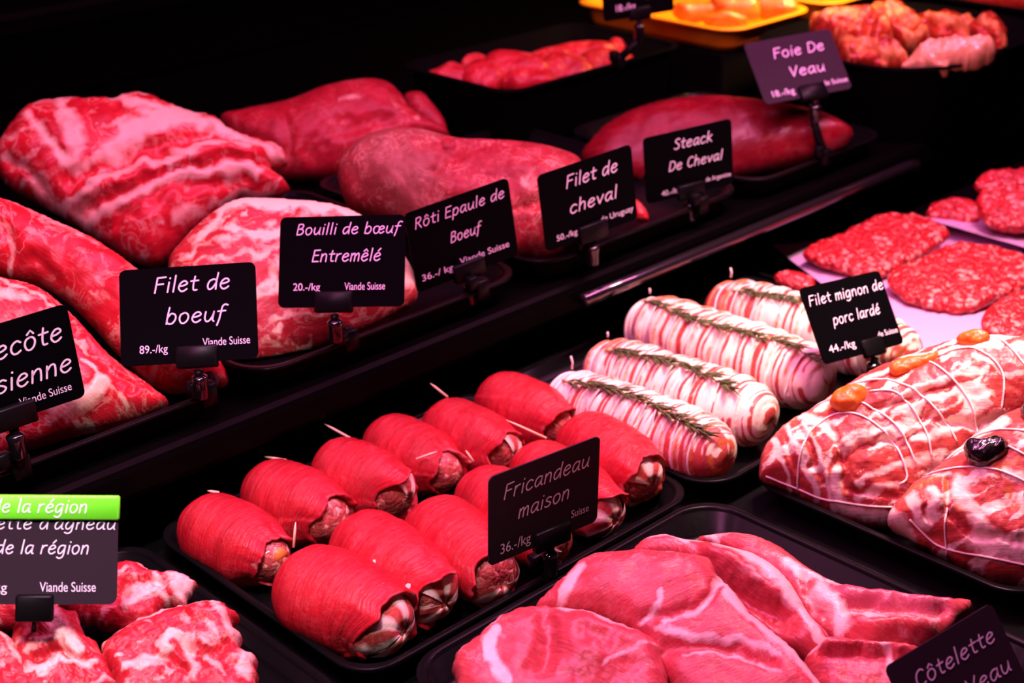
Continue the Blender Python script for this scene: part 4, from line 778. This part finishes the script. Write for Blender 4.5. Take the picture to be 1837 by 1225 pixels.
# ------------------------------------------------------------------ lamb chops
ZL = -.012
L('lamb_chop', 'rear lamb chop with a ragged bone end, right of the green topped card', 'chop',
  [(110, 1075), (180, 1030), (210, 1014), (245, 1016), (285, 1032), (310, 1030), (335, 1036), (352, 1052), (338, 1080), (336, 1096), (305, 1090), (285, 1115), (262, 1135), (225, 1142), (160, 1120), (120, 1100)],
  (220, 1142, ZL+.01), 'lamb', e=62, tf=.017, tb=.014, R=34, seed=501, warp=9, auto=(.48, 26, 14, -20), jag=7, rot=10, nz=(.004, 80), st=[('f', 22, .95, [(320, 1045), (330, 1070)]), ('f', 18, .85, [(230, 1095), (265, 1075), (295, 1085)]), ('f', 5, .8, [(225, 1018), (275, 1032)]), ('f', 12, .7, [(285, 1050), (300, 1070)]), ('g', 10, .006, [(215, 1085), (260, 1062), (310, 1060)])])
L('lamb_chop', 'right hand lamb chop with a pale fat edge and eye of red meat', 'chop',
  [(180, 1172), (215, 1140), (260, 1112), (320, 1096), (394, 1086), (415, 1098), (432, 1110), (420, 1126), (434, 1148), (432, 1172), (456, 1182), (465, 1230), (440, 1290), (250, 1290), (200, 1220)],
  (330, 1285, ZL+.006), 'lamb', e=64, tf=.019, tb=.014, R=34, seed=502, warp=9, auto=(.48, 26, 14, -20), jag=6, rot=-25, nz=(.004, 80), st=[('f', 9, 1, [(188, 1168), (225, 1140), (275, 1116), (330, 1102), (395, 1092)]), ('f', 18, .75, [(385, 1100), (405, 1130), (425, 1165)]), ('f', 12, .95, [(295, 1180), (310, 1168), (325, 1162)]), ('f', 14, .85, [(230, 1225), (265, 1210), (290, 1200)]), ('f', 16, .75, [(340, 1170), (350, 1200), (345, 1240)]), ('f', 18, .8, [(440, 1190), (440, 1230)]), ('f', 10, .7, [(380, 1200), (400, 1230)]), ('g', 12, .007, [(330, 1180), (370, 1195), (400, 1180)]), ('g', 9, .006, [(300, 1195), (330, 1220)]), ('f', 9, .6, [(370, 1140), (390, 1165)])])
L('lamb_chop', 'middle lamb chop below the green topped card with ragged fat', 'chop',
  [(30, 1120), (60, 1098), (100, 1092), (135, 1105), (150, 1135), (170, 1155), (188, 1180), (210, 1220), (215, 1290), (40, 1290), (20, 1180)],
  (120, 1285, ZL+.014), 'lamb', e=62, tf=.018, tb=.014, R=36, seed=503, warp=9, auto=(.48, 26, 14, -20), jag=6, rot=40, nz=(.004, 80), st=[('f', 20, .8, [(95, 1110), (110, 1150), (150, 1180)]), ('f', 14, .85, [(80, 1225), (120, 1205), (165, 1210)]), ('f', 10, .6, [(60, 1190), (90, 1160), (130, 1190)]), ('g', 9, .006, [(70, 1200), (110, 1185), (160, 1200)])])
L('lamb_chop', 'lamb chop cut off by the lower left corner', 'chop', [(-70, 1150), (0, 1140), (30, 1160), (55, 1195), (70, 1240), (60, 1300), (-70, 1300)], (0, 1290, ZL+.02), 'lamb', e=62, tf=.018, tb=.014, R=34, seed=504, warp=9, auto=(.48, 26, 14, -20), jag=5, nz=(.004, 80), st=[('f', 10, .7, [(10, 1150), (40, 1200)])])
L('lamb_chop', 'lamb chop mostly hidden behind the green topped card', 'chop', [(-60, 1060), (0, 1040), (80, 1040), (130, 1080), (120, 1120), (30, 1130), (-60, 1130)], (40, 1130, ZL), 'lamb', e=62, tf=.018, tb=.014, R=34, seed=505, warp=9, auto=(.48, 26, 14, -20), jag=5, nz=(.004, 80), st=[('f', 10, .6, [(0, 1060), (60, 1100)])])
# ------------------------------------------------------------------ price tags
RZ = .1
def pull(b, s): return tuple(CAM+s*(V3(*b)-CAM))
price_tag('black card reading Filet de boeuf, 89.-/kg', (.519, .915, .13), (.71, -.70, .05), (.34, .41, .85), [('Filet de', .25, .81, .74, .105), ('boeuf', .33, .77, .41, .105)], [('89.-/kg', .14, .345, .12, .085), ('Viande Suisse', .60, .945, .16, .085)], clip=(.56, .30), foot=(.530, .915, .099))
price_tag('black card reading Bouilli de bœuf Entremêlé, 20.-/kg', pull((.671, .927, .124), .972), (.60, -.80, .06), (.37, .35, .86), [('Bouilli de bœuf', .13, .96, .80, .078), ('Entremêlé', .26, .81, .50, .085)], [('20.-/kg', .12, .335, .185, .085), ('Viande Suisse', .53, .85, .185, .085)], clip=(.45, .30), foot=(.668, .915, .099))
price_tag('black tilted card reading Rôti Epaule de Boeuf, 36.-/ kg', (.809, .922, .114), (.98, -.19, .11), (-.10, .04, .99), [('Rôti Epaule de', .07, .94, .78, .085), ('Boeuf', .37, .67, .46, .085)], [('36.-/ kg', .06, .36, .12, .085), ('Viande Suisse', .43, .92, .15, .085)], clip=(.5, .30), foot=(.815, .915, .099))
price_tag('black card reading Filet de cheval', (.946, .902, .117), (.98, -.18, .09), (-.08, .05, 1), [('Filet de', .27, .83, .72, .105), ('cheval', .28, .80, .38, .105)], [('50.-/kg', .12, .34, .09, .08), ('de Uruguay', .60, .96, .13, .08)], clip=(.5, .30), foot=(.95, .913, .099))
f = .93
price_tag('black card reading Steack De Cheval', pull((1.194, .992, .073), f), (.92, -.38, .08), (-.08, .03, 1), [('Steack', .33, .77, .73, .10), ('De Cheval', .26, .88, .42, .095)], [('40.-/kg', .17, .38, .07, .08), ('de Argentine', .68, .97, .13, .07)], s=f, clip=(.5, .30), foot=(1.115, .913, .099))
price_tag('tilted black card with light painted in, reading Foie De Veau', (1.306, .924, .17), (.91, -.41, .06), (.24, .63, .74), [('Foie De', .27, .86, .68, .105), ('Veau', .37, .78, .35, .105)], [('18.-/kg', .11, .36, .09, .10), ('de Suisse', .70, .98, .12, .08)], mat='card_lit', clip=(.55, .3), foot=(1.325, .915, .099))
price_tag('black leaning card reading Filet mignon de porc lardé, 44.-/kg', pull((1.102, .70, .007), .935), (.98, -.17, -.07), (.15, .56, .81), [('Filet mignon de', .05, .98, .75, .085), ('porc lardé', .25, .84, .45, .085)], [('44.-/kg', .10, .42, .12, .10), ('de Suisse', .72, .97, .16, .075)], s=.935, clip=(.6, .25), foot=(1.045, .655, 0))
price_tag('black card with light painted in, reading Fricandeau maison, 36.-/kg, clipped to the veal roll tray', pull((.665, .685, .005), .958), (1, -.09, -.03), (.03, -.02, 1), [('Fricandeau', .12, .90, .70, .105), ('maison', .25, .72, .42, .105)], [('36.-/kg', .10, .37, .09, .12), ('Suisse', .745, .91, .17, .09)], s=.958, mat='card_lit', clip=(.56, .32), foot=(.648, .668, .001))
price_tag('dark card reading Côtelette Veau at the lower right corner', pull((.821, .405, -.089), .827), (.97, -.21, .14), (-.02, .58, .81), [('Côtelette', .16, .90, .62, .11), ('Veau', .50, .92, .25, .11)], [('48.-/kg', .1, .35, .06, .08)], s=.827, mat='card_lit', hs=.88, clip=(.5, .3), foot=(.672, .338, .001))
price_tag('black card with light painted in and a lime green header strip reading de la région', (.317, .794, .07), (.79, -.60, -.10), (.32, .25, .92), [("Côtelette d'agneau", .02, .985, .705, .075), ('de la région', .28, .83, .475, .08)], [('45.-/kg', .12, .355, .12, .09), ('Viande Suisse', .545, .875, .12, .095)], clip=(.52, .22), knob='stem', foot=tuple(pix(55, 1190, .0)), mat='card_lit', hs=.92, dy=-.002, strip=(.80, [('de la région', .26, .82, .865, .08)]))
price_tag('black card reading Entrecôte parisienne cut by the left edge', (.372, .905, .14), (.98, -.17, .06), (-.07, -.06, 1), [('Entrecôte', .14, .93, .66, .125), ('parisienne', .12, .95, .32, .125)], [('72.-/kg', .10, .32, .08, .085), ('Viande Suisse', .57, .92, .12, .09)], clip=(.5, .32), foot=(.375, .915, .099))
price_tag('black card at the top edge above the diced meat', pull((1.525, 1.365, .156), .88), (.92, -.39, .05), (-.01, .10, .99), [], [('18.-/kg', .18, .45, .15, .12), ('de Suisse', .6, .95, .3, .09)], s=.88, clip=(.5, .3), foot=(1.325, 1.219, .155))
